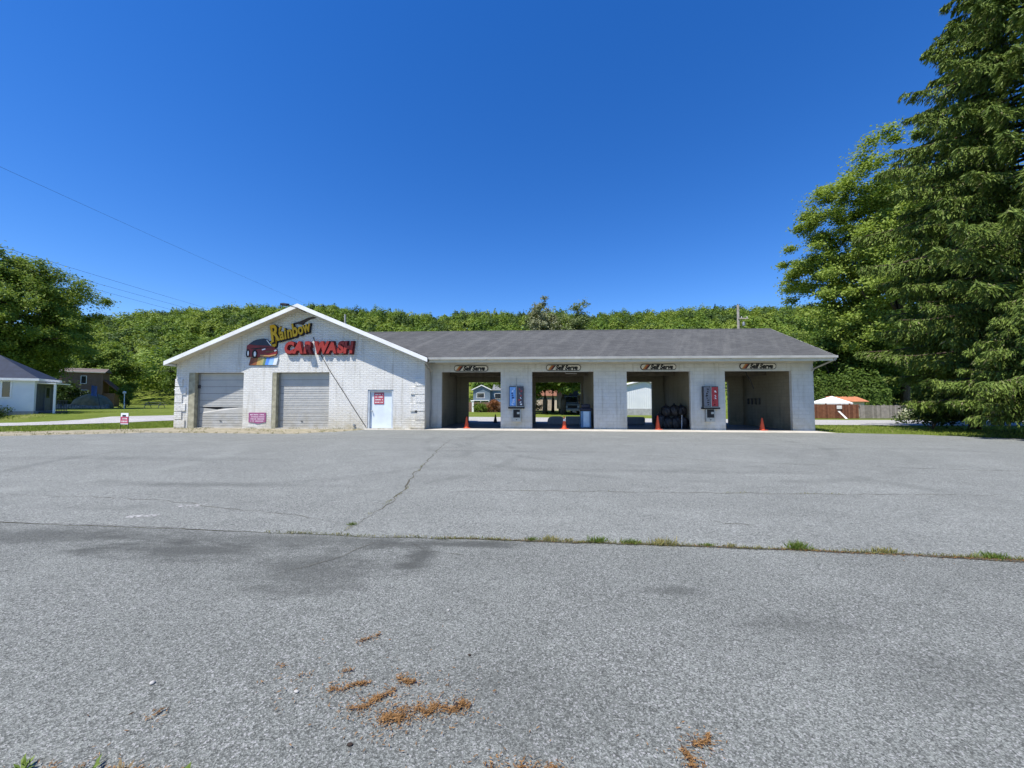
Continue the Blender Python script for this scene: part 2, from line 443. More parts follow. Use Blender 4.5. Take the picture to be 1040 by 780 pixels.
GRAVEL = M('weedy_gravel', (.30, .27, .20), .95, .3, 4, .02, 60, .1, grime=(.13, .14, .05), gscale=1.6)
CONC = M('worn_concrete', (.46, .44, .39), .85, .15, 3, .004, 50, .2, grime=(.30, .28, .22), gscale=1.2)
DARKCONC = M('dark_bay_concrete', (.16, .155, .145), .7, .2, 2, .003, 40, .3, grime=(.09, .085, .075))  # bay floor concrete, darker than the apron, with random blotches
grav = jit([(-32, 13.2), (-28.5, 16.2), (-22.5, 19.6), (-20.6, 21.3)], .5, .2)
g_ = sheet('gravel_strip', grav + [(-20.3, 21.1), (-9.2, 21.1)] + edge_l[::-1] + [(-32, 10.0)], -.008, GRAVEL, 4.0)
sheet('concrete_apron', [(-9.2, 20.6), (-5.9, 20.66), (15.9, 20.7), (15.9, 22.3), (-5.86, 22.3), (-5.86, 21.1), (-9.2, 21.1)], .010, CONC, 4.0)
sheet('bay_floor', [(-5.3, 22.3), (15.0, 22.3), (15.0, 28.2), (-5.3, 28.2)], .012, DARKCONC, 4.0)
# street behind the building, swinging towards the viewer on the left
sheet('street', jit([(90, 31), (24.5, 28.4), (16, 28.6), (-5, 28.9), (-20, 28.8), (-26, 27.4), (-29, 24.4), (-31.5, 21.2), (-38, 17.6), (-60, 8.0)], 1.2, .08) +
      jit([(-66, 13), (-45, 21.0), (-36.3, 23.6), (-32.4, 26.3), (-30.4, 33.5), (-26, 39.0), (-18, 39.4), (0, 38.5), (24, 36.6), (90, 40)], 1.2, .08), .0, STREET, 4.0)

CRACK = M('crack_dirt', (.075, .07, .052), .95, .5, 12)
def crack(pts, w, jamp=.05):
    p = jit(pts, .16, jamp)
    L_, R_ = [], []
    for i, (x, y) in enumerate(p):
        a = p[max(0, i - 1)]; b = p[min(len(p) - 1, i + 1)]; d = math.dist(a, b) or 1
        nx, ny = -(b[1] - a[1]) / d, (b[0] - a[0]) / d
        ww = w * rnd.uniform(.25, 1.3) * (.15 + min(1, 6 * min(i, len(p) - 1 - i) / len(p)))
        L_.append((x + nx * ww, y + ny * ww)); R_.append((x - nx * ww, y - ny * ww))
    m = MB(); n = len(p)
    m.add([(x, y, gz(x, y) + .0065) for x, y in L_ + R_], [(i, i + 1, n + i + 1, n + i) for i in range(n - 1)])
    o = m.build('pavement_crack', CRACK); o['kind'] = 'structure'
crack([(-2.24, 4.62), (-2.15, 5.6), (-2.23, 6.76), (-2.5, 8.2), (-2.69, 9.84), (-3.0, 12.5), (-3.3, 16.0)], .013)
crack([(-2.2, 6.5), (-1.0, 6.75), (-.32, 6.85), (1.6, 6.9), (5.46, 6.97), (9.0, 7.1)], .008)
crack([(-9, 6.1), (-6, 5.9), (-3.6, 5.3), (-2.2, 4.9)], .005)
crack([(.7, 12.9), (3.5, 11.6), (5.0, 10.6), (10.6, 9.6), (16, 9.4)], .009)
crack([(-3.2, 13.0), (.6, 13.0), (3.2, 12.4)], .008)
crack([(-3.0, 16.0), (1.2, 15.6), (8, 15.9), (15, 15.2)], .009)
crack([(-9.5, 11.5), (-6, 11.9), (-2.9, 11.6)], .007)
crack([(-1.7, 4.35), (-1.9, 3.9), (-2.35, 3.4)], .003, .03)
crack([(-1.35, 4.35), (-1.1, 4.1), (-.6, 3.95)], .0025, .03)
crack([(-2.9, 4.5), (-4.5, 4.62), (-6.7, 4.70), (-9, 4.8)], .005, .015)
crack([(2.4, 5.3), (2.9, 5.1)], .008)
crack([(4.0, 4.25), (4.9, 4.17), (8, 3.95)], .035, .02)
crack([q for q in SEAM if -1.1 < q[0] < 9], .020, .008)

PAINT = M('worn_white_paint', (.33, .33, .32), .85, .25, 20)
def flecks(name, x0, y0, x1, y1, n, wid, size):
    m = MB()
    for i in range(n):
        t = rnd.random(); x = x0 + (x1 - x0) * t + rnd.gauss(0, wid); y = y0 + (y1 - y0) * t + rnd.gauss(0, wid); s = size * rnd.uniform(.3, 1.2)
        k = rnd.randint(5, 7); a0 = rnd.random() * 6
        m.poly([(x + s * rnd.uniform(.6, 1.2) * math.cos(a0 + 6.283 * j / k), y + .6 * s * rnd.uniform(.6, 1.2) * math.sin(a0 + 6.283 * j / k), gz(x, y) + .0075 + i * 1e-5) for j in range(k)])
    o = m.build(name, PAINT); o['kind'] = 'structure'
flecks('worn_paint_mark', -5.42, 5.0, -5.1, 5.12, 60, .035, .028)
flecks('worn_paint_mark', -5.25, 5.5, -4.95, 5.62, 50, .035, .026)
flecks('worn_paint_mark', -3.1, 5.9, -2.6, 5.95, 16, .04, .018)

# ================================================================== SHARED SURFACES
BRICKW = wall_mat('painted_rough_brick', .34, .105, (.76, .75, .71), (.68, .67, .62), (.42, .37, .25), .016, 1.6, .016)
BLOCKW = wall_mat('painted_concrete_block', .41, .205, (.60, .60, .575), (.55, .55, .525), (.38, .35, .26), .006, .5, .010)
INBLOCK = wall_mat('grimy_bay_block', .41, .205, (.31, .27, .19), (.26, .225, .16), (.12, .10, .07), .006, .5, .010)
WHITE = M('white_painted_trim', (.80, .80, .78), .5, .06, 3, .001, 40, .4, grime=(.55, .53, .47), gscale=1.5)
TRIMT = M('aged_cream_trim', (.58, .55, .45), .6, .12, 3, grime=(.36, .33, .25), gscale=1.5)
GUTTER = M('dull_gutter_metal', (.36, .355, .325), .45, .15, 2, spec=.5)
DARK = M('black_rubber', (.018, .018, .019), .6, .3, 6)
STEEL = M('grey_steel', (.36, .37, .37), .38, .12, 5, metal=.6)
DARKSTEEL = M('dark_steel', (.07, .07, .075), .45, .2, 6, metal=.4)
REDP = M('red_letter_paint', (.28, .032, .024), .45, .2, 2, grime=(.34, .035, .03), gscale=2.5)
MAROON = M('maroon_edge_paint', (.10, .008, .010), .5, .2, 4)
YELP = M('golden_letter_paint', (.62, .37, .012), .45, .15, 3)
BLACKP = M('black_sign_paint', (.012, .012, .014), .5, .2, 4)
BARK = M('grey_bark', (.11, .09, .07), .9, .35, 7, .03, 22, .1)
BARKD = M('dark_conifer_bark', (.075, .055, .042), .9, .35, 7, .03, 22, .1)
CABLE = M('black_cable', (.02, .02, .02), .6)
ORANGE = M('faded_orange_plastic', (.62, .085, .03), .5, .15, 6, grime=(.33, .06, .03), gscale=6)
GLASS = M('dark_window_glass', (.02, .024, .028), .06, .1, 2, spec=.8)
def shingle():
    t = NT('weathered_shingles')
    x, y, z = t.sep()
    row = t.math('FRACT', t.math('MULTIPLY', z, 1 / .063))
    b = t.n('ShaderNodeTexBrick'); t.l(t.comb(t.math('ADD', x, 0.), z, 0.), b.inputs['Vector'])
    b.inputs['Scale'].default_value = 1; b.inputs['Brick Width'].default_value = .32; b.inputs['Row Height'].default_value = .063
    b.inputs['Mortar Size'].default_value = .004; b.inputs['Color1'].default_value = (.064, .066, .066, 1); b.inputs['Color2'].default_value = (.095, .097, .096, 1)
    b.inputs['Mortar'].default_value = (.03, .03, .03, 1)
    c = b.outputs['Color']
    st = t.comb(t.math('ADD', t.math('MULTIPLY', x, 1.5), t.math('MULTIPLY', z, -1.6)), t.math('MULTIPLY', z, .3), 0.)
    c = t.mix(t.mr(t.noise(1.0, 6, .7, co=st), .5, .74, 0, .5), c, (.15, .15, .142))
    c = t.mix(t.mr(t.noise(.5, 4, .6), .5, .7, 0, .5), c, (.046, .047, .047))
    c = t.mix(t.mr(t.noise(60, 2), .4, .7, 0, .35), c, (.115, .115, .115))
    return t.fin(c, .9, t.bump(t.math('MULTIPLY', row, -1.0), .012), .15)
SHINGLE = shingle()

# ================================================================== CAR WASH BUILDING
GY, BY, BACK = 21.1, 22.3, 27.6
B0 = (-2.2, 22.3, 0.0)
cw = empty('car_wash_building', B0, 0, 'long white painted car wash with a gabled brick end and four open wash bays', 'building')
def part(m, name, mat, parent=None, **k):
    if parent is None: return m.build(name, mat, cw, B0, **k)
    return m.build(name, mat, parent, B0, **k)
gl = -0.15                                    # walls run a little below the ground
XL, XR = -20.3, -5.86
PK = (-12.86, 6.93)
def rz(x): return PK[1] - .417 * abs(x - PK[0])
m = MB()
# gable wall in pieces round the three openings
O1 = (-19.55, -16.30, 3.20); O2 = (-14.62, -11.30, 3.20); O3 = (-9.08, -7.62, 2.20)
TH = .35
def fw(x0, x1, z0, z1): m.box(x0, x1, GY, GY + TH, z0, z1)
fw(XL, O1[0], gl, 3.2); fw(O1[1], O2[0], gl, 3.2); fw(O2[1], O3[0], gl, 3.2); fw(O3[1], XR, gl, 3.2); fw(O3[0], O3[1], O3[2], 3.2)
m.xz([(XL, 3.2), (XR, 3.2), (XR, rz(XR) - .1), (PK[0], PK[1] - .1), (XL, rz(XL) - .1)], GY, GY + TH)
part(m, 'gable_wall', BRICKW)
m = MB(); m.box(XL, XL + .3, GY + TH, 29.0, gl, 3.75); m.box(XR - .3, XR, GY + TH, 29.0, gl, 3.85)
m.xz([(XL, gl), (XR, gl), (XR, rz(XR) - .1), (PK[0], PK[1] - .1), (XL, rz(XL) - .1)], 29.0, 29.3)
part(m, 'side_wall', BLOCKW)
# quoins: alternate long and short raised blocks at both corners
for sx, xe in ((1, XL), (-1, XR)):
    for k in range(6):
        w = .78 if k % 2 == 0 else .52
        if sx == 1: w *= .8
        z0 = .06 + k * .47
        a, b = (xe - .03, xe + w) if sx > 0 else (xe - w, xe + .03)
        part(MB().box(a, b, GY - .05, GY - .002, z0, z0 + .43), 'quoin_block', BRICKW, bevel=.012)
# gable roof
GF, GB = 20.45, 29.6
m = MB()
XA, XB = -20.46, -5.55
for xa, xb in ((XA, PK[0]), (PK[0], XB)):
    m.xz([(xa, rz(xa)), (xb, rz(xb)), (xb, rz(xb) - .10), (xa, rz(xa) - .10)], GF + .03, GB)
part(m, 'gable_roof', SHINGLE)
m = MB()
for xa, xb in ((XA, PK[0]), (PK[0], XB)):
    m.xz([(xa, rz(xa) + .03), (xb, rz(xb) + .03), (xb, rz(xb) - .20), (xa, rz(xa) - .20)], GF - .02, GF + .028)
part(m, 'rake_board', WHITE, bevel=.006)
m = MB()
for xa, xb in ((XL - .0, PK[0]), (PK[0], XR + .0)):
    m.xz([(xa, rz(xa) - .105), (xb, rz(xb) - .105), (xb, rz(xb) - .13), (xa, rz(xa) - .13)], GF + .03, GY - .002)
part(m, 'gable_soffit', TRIMT)
m = MB(); m.box(XA - .02, XA + .05, GF + .03, GB, rz(XA) - .2, rz(XA) + .01); part(m, 'eave_board', WHITE)

# bay front wall, header and interior
OP = [(-5.19, -1.71), (.12, 3.67), (5.54, 9.12), (11.04, 14.70)]
XE = 15.89; HZ = 3.27; FT = .2
m = MB(); px = XR
for a, b in OP + [(XE, None)]:
    m.box(px, a, BY, BY + FT, gl, HZ); px = b
m.box(XR, XE, BY, BY + FT, HZ, 3.86)
part(m, 'bay_front_wall', BLOCKW)
m = MB(); m.box(XE - .2, XE, BY + FT, 27.8, gl, 3.86)
m.prism([(XE, BY - .6, 4.1), (XE, 28.1, 5.35), (XE, 26.2, 6.25)], (-.15, 0, 0)); part(m, 'end_wall', BLOCKW)
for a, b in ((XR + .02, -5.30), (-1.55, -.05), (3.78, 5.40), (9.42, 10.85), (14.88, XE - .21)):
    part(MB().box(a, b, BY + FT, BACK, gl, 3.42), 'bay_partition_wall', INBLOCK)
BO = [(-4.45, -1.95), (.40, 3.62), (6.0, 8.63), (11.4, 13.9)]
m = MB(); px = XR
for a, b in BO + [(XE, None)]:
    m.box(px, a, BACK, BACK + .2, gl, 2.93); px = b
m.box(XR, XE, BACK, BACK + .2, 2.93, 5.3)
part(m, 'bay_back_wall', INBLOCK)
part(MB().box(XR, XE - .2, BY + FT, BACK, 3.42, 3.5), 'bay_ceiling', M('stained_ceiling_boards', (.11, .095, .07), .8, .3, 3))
for a, b in OP:                                  # beams across each bay
    part(MB().box(a, b, 24.6, 24.75, 3.18, 3.418), 'ceiling_beam', M('stained_ceiling_boards', (.20, .18, .14)))
# main roof: eave line at y=21.1, ridge at y=26.2
EY, EZ, RY, RZ_, RX = 20.83, 3.97, 26.2, 6.40, 16.02
sl = (RZ_ - EZ) / (RY - EY)
ex = -5.56; rxl = PK[0] + (PK[1] - RZ_) / .417 - .05
m = MB()
m.prism([(ex, EY, EZ), (RX, EY, EZ), (RX, RY, RZ_), (rxl, RY, RZ_)], (0, .05, -.10))
yb = 28.3; zb = RZ_ - sl * (yb - RY)
m.prism([(RX, RY, RZ_), (rxl, RY, RZ_), (-9.0, yb, zb), (RX, yb, zb)], (0, -.05, -.10))
part(m, 'bay_roof', SHINGLE)
m = MB(); m.prism([(rxl + .2, RY - .12, RZ_ - .045), (RX, RY - .12, RZ_ - .045), (RX, RY, RZ_ + .025), (RX, RY + .12, RZ_ - .045), (rxl + .2, RY + .12, RZ_ - .045), (rxl + .2, RY, RZ_ + .025)][:2] +
        [(RX, RY, RZ_ + .02), (rxl + .2, RY, RZ_ + .02)], (0, .02, .006)); part(m, 'ridge_cap', SHINGLE)
m = MB(); m.box(ex, RX - .02, EY - .005, EY + .03, EZ - .28, EZ - .012); part(m, 'fascia', TRIMT)
m = MB(); m.box(ex + .005, RX - .03, EY + .035, BY - .003, EZ - .17, EZ - .145); part(m, 'soffit', TRIMT)
m = MB(); m.box(ex - .02, RX + .02, EY - .13, EY - .012, EZ - .13, EZ - .115); m.box(ex - .02, RX + .02, EY - .13, EY - .118, EZ - .114, EZ - .01)
m.box(ex - .02, ex, EY - .117, EY - .012, EZ - .114, EZ - .01); m.box(RX, RX + .02, EY - .117, EY - .012, EZ - .114, EZ - .01); part(m, 'gutter', GUTTER)
m = MB(); m.prism([(RX, EY, EZ - .22), (RX, EY, EZ - .01), (RX, RY, RZ_ - .01), (RX, RY, RZ_ - .22)], (.03, 0, 0)); part(m, 'rake_board', WHITE)
m = MB(); m.box(XR, XE, BY - .035, BY - .003, 3.72, 3.815); part(m, 'frieze_board', TRIMT)
m = MB(); m.tube([(RX - .1, EY - .07, EZ - .14), (RX - .1, EY - .02, EZ - .24), (XE - .02, BY - .08, 3.38), (XE - .08, BY - .06, 3.25)], .045, 8); part(m, 'downspout', GUTTER)
m = MB(); m.tube([(XR + .12, EY - .07, EZ - .14), (XR + .12, EY + .06, EZ - .32), (XR + .10, BY - .10, 3.3), (XR + .10, BY - .09, .15), (XR + .14, BY - .2, .08)], .045, 8); part(m, 'downspout', GUTTER)
for k in range(8): part(MB().box(-5.0 + k * 2.6, -4.96 + k * 2.6, EY - .112, EY - .0055, EZ - .155, EZ - .132), 'gutter_bracket', GUTTER)

# roll-up doors, set back in their openings
def door_mat(name, base):
    t = NT(name); x, y, z = t.sep()
    c = t.mix(t.mr(t.noise(1.2, 5, .65), .4, .75, 0, .5), base, tuple(q * .7 for q in base))
    lowd = t.math('MULTIPLY', t.mr(z, 0., 1.8, .75, 0), t.mr(t.noise(2.5, 4), .3, .7))
    c = t.mix(lowd, c, (.30, .27, .20))
    st = t.comb(t.math('MULTIPLY', x, 7.), t.math('MULTIPLY', z, .6), 0.)
    c = t.mix(t.mr(t.noise(1, 4, .6, co=st), .55, .8, 0, .35), c, (.30, .29, .26))
    return t.fin(c, .55, t.bump(t.noise(2.2, 3), .03), .35)
GDOOR = door_mat('weathered_white_door', (.44, .44, .42))
for (a, b, h), lab, dmg in ((O1, 'left door with a bent, gaping panel joint', True), (O2, None, False)):
    d = empty('garage_door', (0, 0, 0)); d.parent = cw; d.location = (0, 0, 0)
    if lab: d['label'] = lab
    off = B0
    x0, x1 = (a + .36, b - .005) if dmg else (a + .24, b - .005)
    part(MB().box(a, x0, GY + .01, GY + .42, gl, h - .002), 'door_jamb', M('mossy_jamb_block', (.34, .32, .23), .85, .3, 4, .01, 30, grime=(.17, .17, .10)), d)
    npan = 8; ph = (h - .08) / npan
    for k in range(npan):
        z0 = .06 + k * ph; gap = .008
        yy = GY + .30
        mm = MB()
        if dmg and k == 2:
            mm.prism([(x0, yy, z0 + gap), (x1, yy, z0 + gap), (x1, yy, z0 + ph - gap), (x0 + 1.5, yy + .03, z0 + ph - .03), (x0 + .9, yy + .07, z0 + ph - .12), (x0 + .5, yy + .05, z0 + ph - .07), (x0, yy, z0 + ph - gap)], (0, .03, 0))
        else:
            mm.box(x0, x1, yy, yy + .035, z0 + gap, z0 + ph - gap)
            mm.box(x0 + .02, x1 - .02, yy - .012, yy - .001, z0 + ph * .30, z0 + ph * .36); mm.box(x0 + .02, x1 - .02, yy - .012, yy - .001, z0 + ph * .64, z0 + ph * .70)
        part(mm, 'door_panel', GDOOR, d, bevel=.004)
    part(MB().box(x0, x1, GY + .345, GY + .36, .0, h), 'door_backing', DARK, d)
    part(MB().box(x0, x1, GY + .02, GY + .34, -.02, .055), 'door_sill', CONC, d)
    mm = MB(); mm.box(x0 + .02, x0 + .07, GY + .23, GY + .285, .05, h - .05); part(mm, 'door_track', STEEL, d)
    part(MB().box(x0 + 1.3, x0 + 1.42, GY + .26, GY + .285, .42, .46), 'door_handle', DARKSTEEL, d)
part(MB().box(O1[0] + .36, O1[0] + .46, GY + .2, GY + .3, 2.3, 2.5), 'door_bracket', DARKSTEEL)
# entry door
d = empty('entry_door'); d.parent = cw
DOORP = M('pale_blue_white_door_paint', (.66, .72, .76), .4, .06, 3, grime=(.55, .6, .63))
a, b, h = O3
mm = MB(); mm.box(a, a + .1, GY + .03, GY + .2, 0, h); mm.box(b - .1, b, GY + .03, GY + .2, 0, h); mm.box(a + .1, b - .1, GY + .03, GY + .2, h - .09, h); part(mm, 'door_frame', M('grey_blue_frame', (.48, .52, .55), .5), d)
part(MB().box(a + .103, b - .103, GY + .14, GY + .185, .06, h - .093), 'door_panel', DOORP, d, bevel=.004)
mm = MB(); mm.tube([(a + .22, GY + .14, 1.02), (a + .22, GY + .06, 1.02)], .022, 8); mm.lathe([(.0, -.03), (.035, -.02), (.04, .0), (.03, .025), (0, .03)], 12, (a + .22, GY + .055, 1.02)); part(mm, 'door_knob', STEEL, d, smooth=True)
for zz in (.35, 1.2, 1.95): part(MB().box(b - .13, b - .09, GY + .125, GY + .139, zz, zz + .1), 'door_hinge', STEEL, d)
part(MB().box(a - .05, b + .05, GY - .12, GY + .13, -.05, .052), 'door_step', CONC, d)
# small wall fittings
part(MB().box(-9.87, -9.76, GY - .06, GY - .002, .17, .29).box(-9.85, -9.78, GY - .075, GY - .06, .19, .27), 'outlet_box', STEEL)
part(MB().box(-6.38, -6.26, GY - .06, GY - .002, .93, 1.05).box(-6.36, -6.28, GY - .075, GY - .06, .95, 1.03), 'outlet_box', DARKSTEEL)
m = MB(); m.tube([(XL - .002, 21.5, 2.4), (XL - .18, 21.45, 2.45), (XL - .24, 21.42, 2.38)], .025, 6); m.lathe([(.03, .12), (.09, .06), (.13, 0), (.11, 0)], 12, (XL - .26, 21.4, 2.22)); part(m, 'side_wall_lamp', STEEL)
# vent pipe on the roof behind the gable
m = MB(); m.tube([(-11.9, 24.0, 6.3), (-11.9, 24.0, 7.15)], .06, 8); part(m, 'vent_pipe', GUTTER)
# hanging hooks and hose boom inside the last bay
for k in range(4):
    y = 26.9 - k * .42
    part(MB().box(14.80, 14.879, y - .05, y + .05, 1.35, 1.75), 'mat_hook', DARKSTEEL)
m = MB(); m.tube([(12.9, 23.6, 3.4), (12.95, 23.55, 3.1), (13.1, 23.5, 2.85), (13.25, 23.5, 2.45), (13.3, 23.5, 2.3)], .025, 6); part(m, 'hanging_hose', DARK)
m = MB(); m.tube([(2.2, 24.0, 3.4), (2.2, 24.0, 3.3), (2.9, 24.0, 3.28)], .03, 6); part(m, 'hose_boom', STEEL)
part(MB().box(-5.0, -3.6, 22.7, 22.78, 3.30, 3.40), 'bay_lamp', STEEL)
part(MB().box(-1.95, -1.72, BACK - .3, BACK - .02, 2.05, 2.35), 'bay_lamp', DARKSTEEL)

# ================================================================== SIGNS ON THE GABLE
def solid(name, pts, y0, y1, mat, root, off, **k): return MB().xz(pts, y0, y1).build(name, mat, root, off, **k)
RB = (-13.4, GY, 5.2)
rb = empty('rainbow_sign', RB, 0, 'golden slanted Rainbow lettering with black edges high on the gable', 'sign')
def rootz(z): return z - RB[2]
SL = R(15.5); adv = 0.0; lets = []
for ch, sz in zip('Rainbow', (1.32, .96, .92, .94, 1.02, .90, .90)):
    me = text_mesh(ch, sz, .2, .028 * sz, .02); xs_ = [v.co.x for v in me.vertices]; w_ = max(xs_) - min(xs_)
    lets.append((ch, sz, adv - min(xs_), me)); adv += w_ + .015
kx = 2.42 / adv
for ch, sz, ax, me in lets:
    q = ax * kx; bx, bz = -14.62 + q * math.cos(SL), 4.93 + q * math.sin(SL) - .06 * math.sin(math.pi * min(1, q / 2.4))
    o1 = text_obj('letter', me, YELP, rb, (bx - RB[0], -.145, bz - RB[2]), SL, kx)
    o2 = text_obj('letter_edge', text_mesh(ch, sz, .2, .07 * sz, .05), BLACKP, o1, (bx - RB[0] + .025, -.065, bz - RB[2] - .03), SL, kx)
sw = [(-14.82, 4.86), (-14.60, 5.02), (-14.40, 5.40), (-14.22, 5.78), (-14.12, 5.80), (-14.25, 5.42), (-14.40, 4.95), (-14.42, 4.72), (-14.54, 4.60), (-14.76, 4.70)]
solid('swoosh', [(x - RB[0], z - RB[2]) for x, z in sw], -.085, -.012, YELP, rb, None)
solid('swoosh', [(x * 1. - RB[0], z - RB[2]) for x, z in [(-14.92, 4.86), (-14.66, 5.1), (-14.42, 5.5), (-14.25, 5.84), (-14.12, 5.84), (-14.30, 4.9), (-14.34, 4.62), (-14.54, 4.50), (-14.84, 4.64)]], -.008, -.003, BLACKP, rb, None)
st = [(-13.62, 5.93), (-13.0, 6.12), (-12.60, 6.30), (-12.30, 6.35), (-12.12, 6.30), (-12.22, 6.27), (-12.45, 6.22), (-12.75, 6.05), (-12.9, 5.9), (-13.2, 5.95)]
solid('tail_swoosh', [(x - RB[0], z - RB[2]) for x, z in st], -.05, -.004, M('brown_tail_paint', (.05, .03, .02), .5), rb, None)

CW = (-12.0, GY, 4.2)
cs = empty('car_wash_sign', CW, 0, 'red slanted CAR WASH lettering with maroon edges below the golden sign', 'sign')
lay = [('C', -13.62, 4.29, .86), ('A', -13.08, 4.29, .86), ('R', -12.53, 4.29, .86), ('W', -11.77, 4.29, .86), ('A', -11.15, 4.29, .86), ('S', -10.64, 4.29, .86), ('H', -10.20, 4.29, .86)]
for ch, bx, bz, sz in lay:
    o1 = text_obj('letter', text_mesh(ch, sz, .14, .05, .02), REDP, cs, (bx - CW[0], -.145, bz - CW[2]), 0, .84)
    o2 = text_obj('letter_edge', text_mesh(ch, sz, .14, .092, .05), MAROON, o1, (bx - CW[0] + .025, -.065, bz - CW[2] - .02), 0, .84)

# painted car cut-out
CE = (-15.25, GY, 4.2)
ce = empty('car_emblem', CE, 0, 'flat cut-out red sports car with black roof at the left of the gable lettering', 'sign')
def E_(pts, name, mat, y0, y1, parent=ce): return solid(name, [(x - CE[0], z - CE[2]) for x, z in pts], y0, y1, mat, parent, None)
CARR = M('dark_red_car_paint', (.20, .02, .022), .35, .15, 3)
CARB = M('blue_black_car_glass', (.02, .022, .04), .2)
body = [(-16.12, 4.28), (-16.10, 4.72), (-15.98, 4.80), (-15.55, 4.74), (-14.85, 4.72), (-14.55, 4.66), (-14.36, 4.52), (-14.32, 4.28), (-14.42, 4.14), (-14.75, 4.08), (-15.3, 4.10), (-15.52, 4.06), (-15.72, 4.06), (-15.95, 4.08)]
E_(body, 'car_body', CARR, -.10, -.02)
E_([(-16.0, 4.80), (-15.72, 4.98), (-15.55, 5.06), (-15.15, 5.12), (-14.95, 5.09), (-14.80, 4.95), (-14.62, 4.70), (-15.0, 4.72), (-15.5, 4.74)], 'car_roof', CARB, -.108, -.02)
E_([(-14.95, 5.03), (-14.90, 5.03), (-14.64, 4.72), (-14.70, 4.72)], 'windscreen_pillar', WHITE, -.122, -.109)
for cx, cz, w in ((-16.02, 4.28, .10), (-15.62, 4.24, .15)):
    ang = [i * 6.283 / 16 for i in range(16)]
    wh = E_([(cx + w * math.cos(t), cz + .24 * math.sin(t)) for t in ang], 'car_wheel', BLACKP, -.125, -.101)
    E_([(cx + .03 + w * .45 * math.cos(t), cz + .15 * math.sin(t)) for t in ang], 'wheel_rim', WHITE, -.135, -.126, wh)
E_([(-15.22, 4.50), (-15.02, 4.56), (-14.98, 4.50), (-15.18, 4.44)], 'headlight', WHITE, -.112, -.101)
E_([(-14.50, 4.44), (-14.38, 4.50), (-14.34, 4.42), (-14.46, 4.38)], 'headlight', WHITE, -.112, -.101)
E_([(-15.0, 4.40), (-14.52, 4.42), (-14.56, 4.34), (-14.96, 4.31)], 'grille', M('brown_grille', (.16, .07, .03), .5), -.111, -.101)
E_([(-15.3, 4.20), (-14.75, 4.16), (-14.36, 4.24), (-14.40, 4.16), (-14.75, 4.09), (-15.28, 4.12)], 'bumper', M('tan_bumper', (.42, .25, .10), .5), -.118, -.101)
E_([(-15.9, 4.55), (-15.0, 4.62), (-14.6, 4.58), (-15.0, 4.58), (-15.6, 4.50)], 'bonnet_line', BLACKP, -.108, -.101)
SP = (-15.3, GY, 3.6)
sp = empty('stripe_panel', SP, 0, 'panel of rainbow colour stripes under the cut-out red car', 'sign')
cols = [(.22, .07, .04), (.30, .10, .04), (.50, .33, .10), (.42, .36, .14), (.14, .22, .12), (.10, .25, .70), (.28, .48, .85), (.70, .74, .78)]
w = [.22, .24, .22, .17, .14, .20, .28, .22]
x = 0.
for c_, w_ in zip(cols, w):
    x0 = -15.98 + x; x1 = x0 + w_ * .985; x += w_ * .95
    s0 = .10
    solid('colour_stripe', [(x0 - SP[0], .02), (x1 - SP[0] - .005, .02), (x1 + s0 - SP[0] - .005, .43), (x0 + s0 - SP[0], .43)], -.06, -.01, M('stripe_%d' % cols.index(c_), c_, .5), sp, None)
solid('backing', [(-16.02 - SP[0], 0), (-14.52 - SP[0], 0), (-14.40 - SP[0], .45), (-15.9 - SP[0], .45)], -.009, -.003, BLACKP, sp, None)

# flood lamp at the peak, loose cable down the wall
fl = empty('flood_lamp', (-12.6, 20.40, 6.68), 0, 'black flood lamp on an arm at the gable peak', 'lamp')
m = MB(); m.tube([(0, .5, -.12), (-.2, .05, .02), (-.55, -.35, .10)], .022, 6); m.build('arm', DARKSTEEL, fl)
m = MB(); m.prism([(-.86, -.55, .06), (-.50, -.55, .0), (-.50, -.28, .08), (-.86, -.28, .14)], (.02, .0, .11)); m.build('lamp_head', BLACKP, fl, bevel=.02)
m = MB(); m.prism([(-.84, -.53, .05), (-.52, -.53, -.006), (-.52, -.30, .07), (-.84, -.30, .125)], (0, 0, .012)); m.build('lens', GLASS, fl)
m = MB(); m.tube([(-12.28, GY - .03, 5.2), (-12.05, GY - .03, 4.6), (-11.82, GY - .035, 4.21), (-11.3, GY - .03, 3.33), (-10.5, GY - .03, 2.15), (-9.7, GY - .03, .95), (-9.2, GY - .03, .22), (-9.12, GY - .05, .1)], .016, 6)
tag(m.build('loose_cable', CABLE, top=True), 'dark cable slanting down the lit brick gable to the entry door', 'cable')

# ================================================================== NOTICES (unreadable at the photograph's size: rows of word-like marks)
def word_bars(mb, x0, x1, z0, z1, y, rows, seed, fill=.55):
    r = random.Random(seed); rh = (z1 - z0) / rows
    for k in range(rows):
        zc = z1 - (k + .5) * rh; x = x0 + r.uniform(0, .06) * (x1 - x0); hh = rh * fill * .5 * r.uniform(.8, 1.1)
        while x < x1 - .03 * (x1 - x0):
            wd = r.uniform(.03, .075) * (x1 - x0)
            if r.random() < .84: mb.box(x, min(x + wd * .72, x1), y - .003, y, zc - hh * r.uniform(.75, 1), zc + hh * r.uniform(.75, 1))
            x += wd
PINKISH = M('faded_purple_sign', (.30, .10, .20), .5, .15, 6)
REDSIGN = M('faded_red_sign', (.40, .07, .10), .5, .12, 6)
n = empty('door_notice', (-8.46, GY + .13, 1.55), 0, 'red notice poster stuck on the pale entry door', 'notice')
MB().box(-.30, .26, -.012, -.002, -.15, .50).build('notice_sheet', REDSIGN, n)
m = MB(); word_bars(m, -.25, .21, -.12, .46, -.0125, 4, 3, .6); m.build('lettering', M('notice_white', (.75, .70, .70), .6), n)
n = empty('wall_notice', (-15.42, GY, .3), 0, 'faded purple notice board low on the brick between the two roller doors', 'notice')
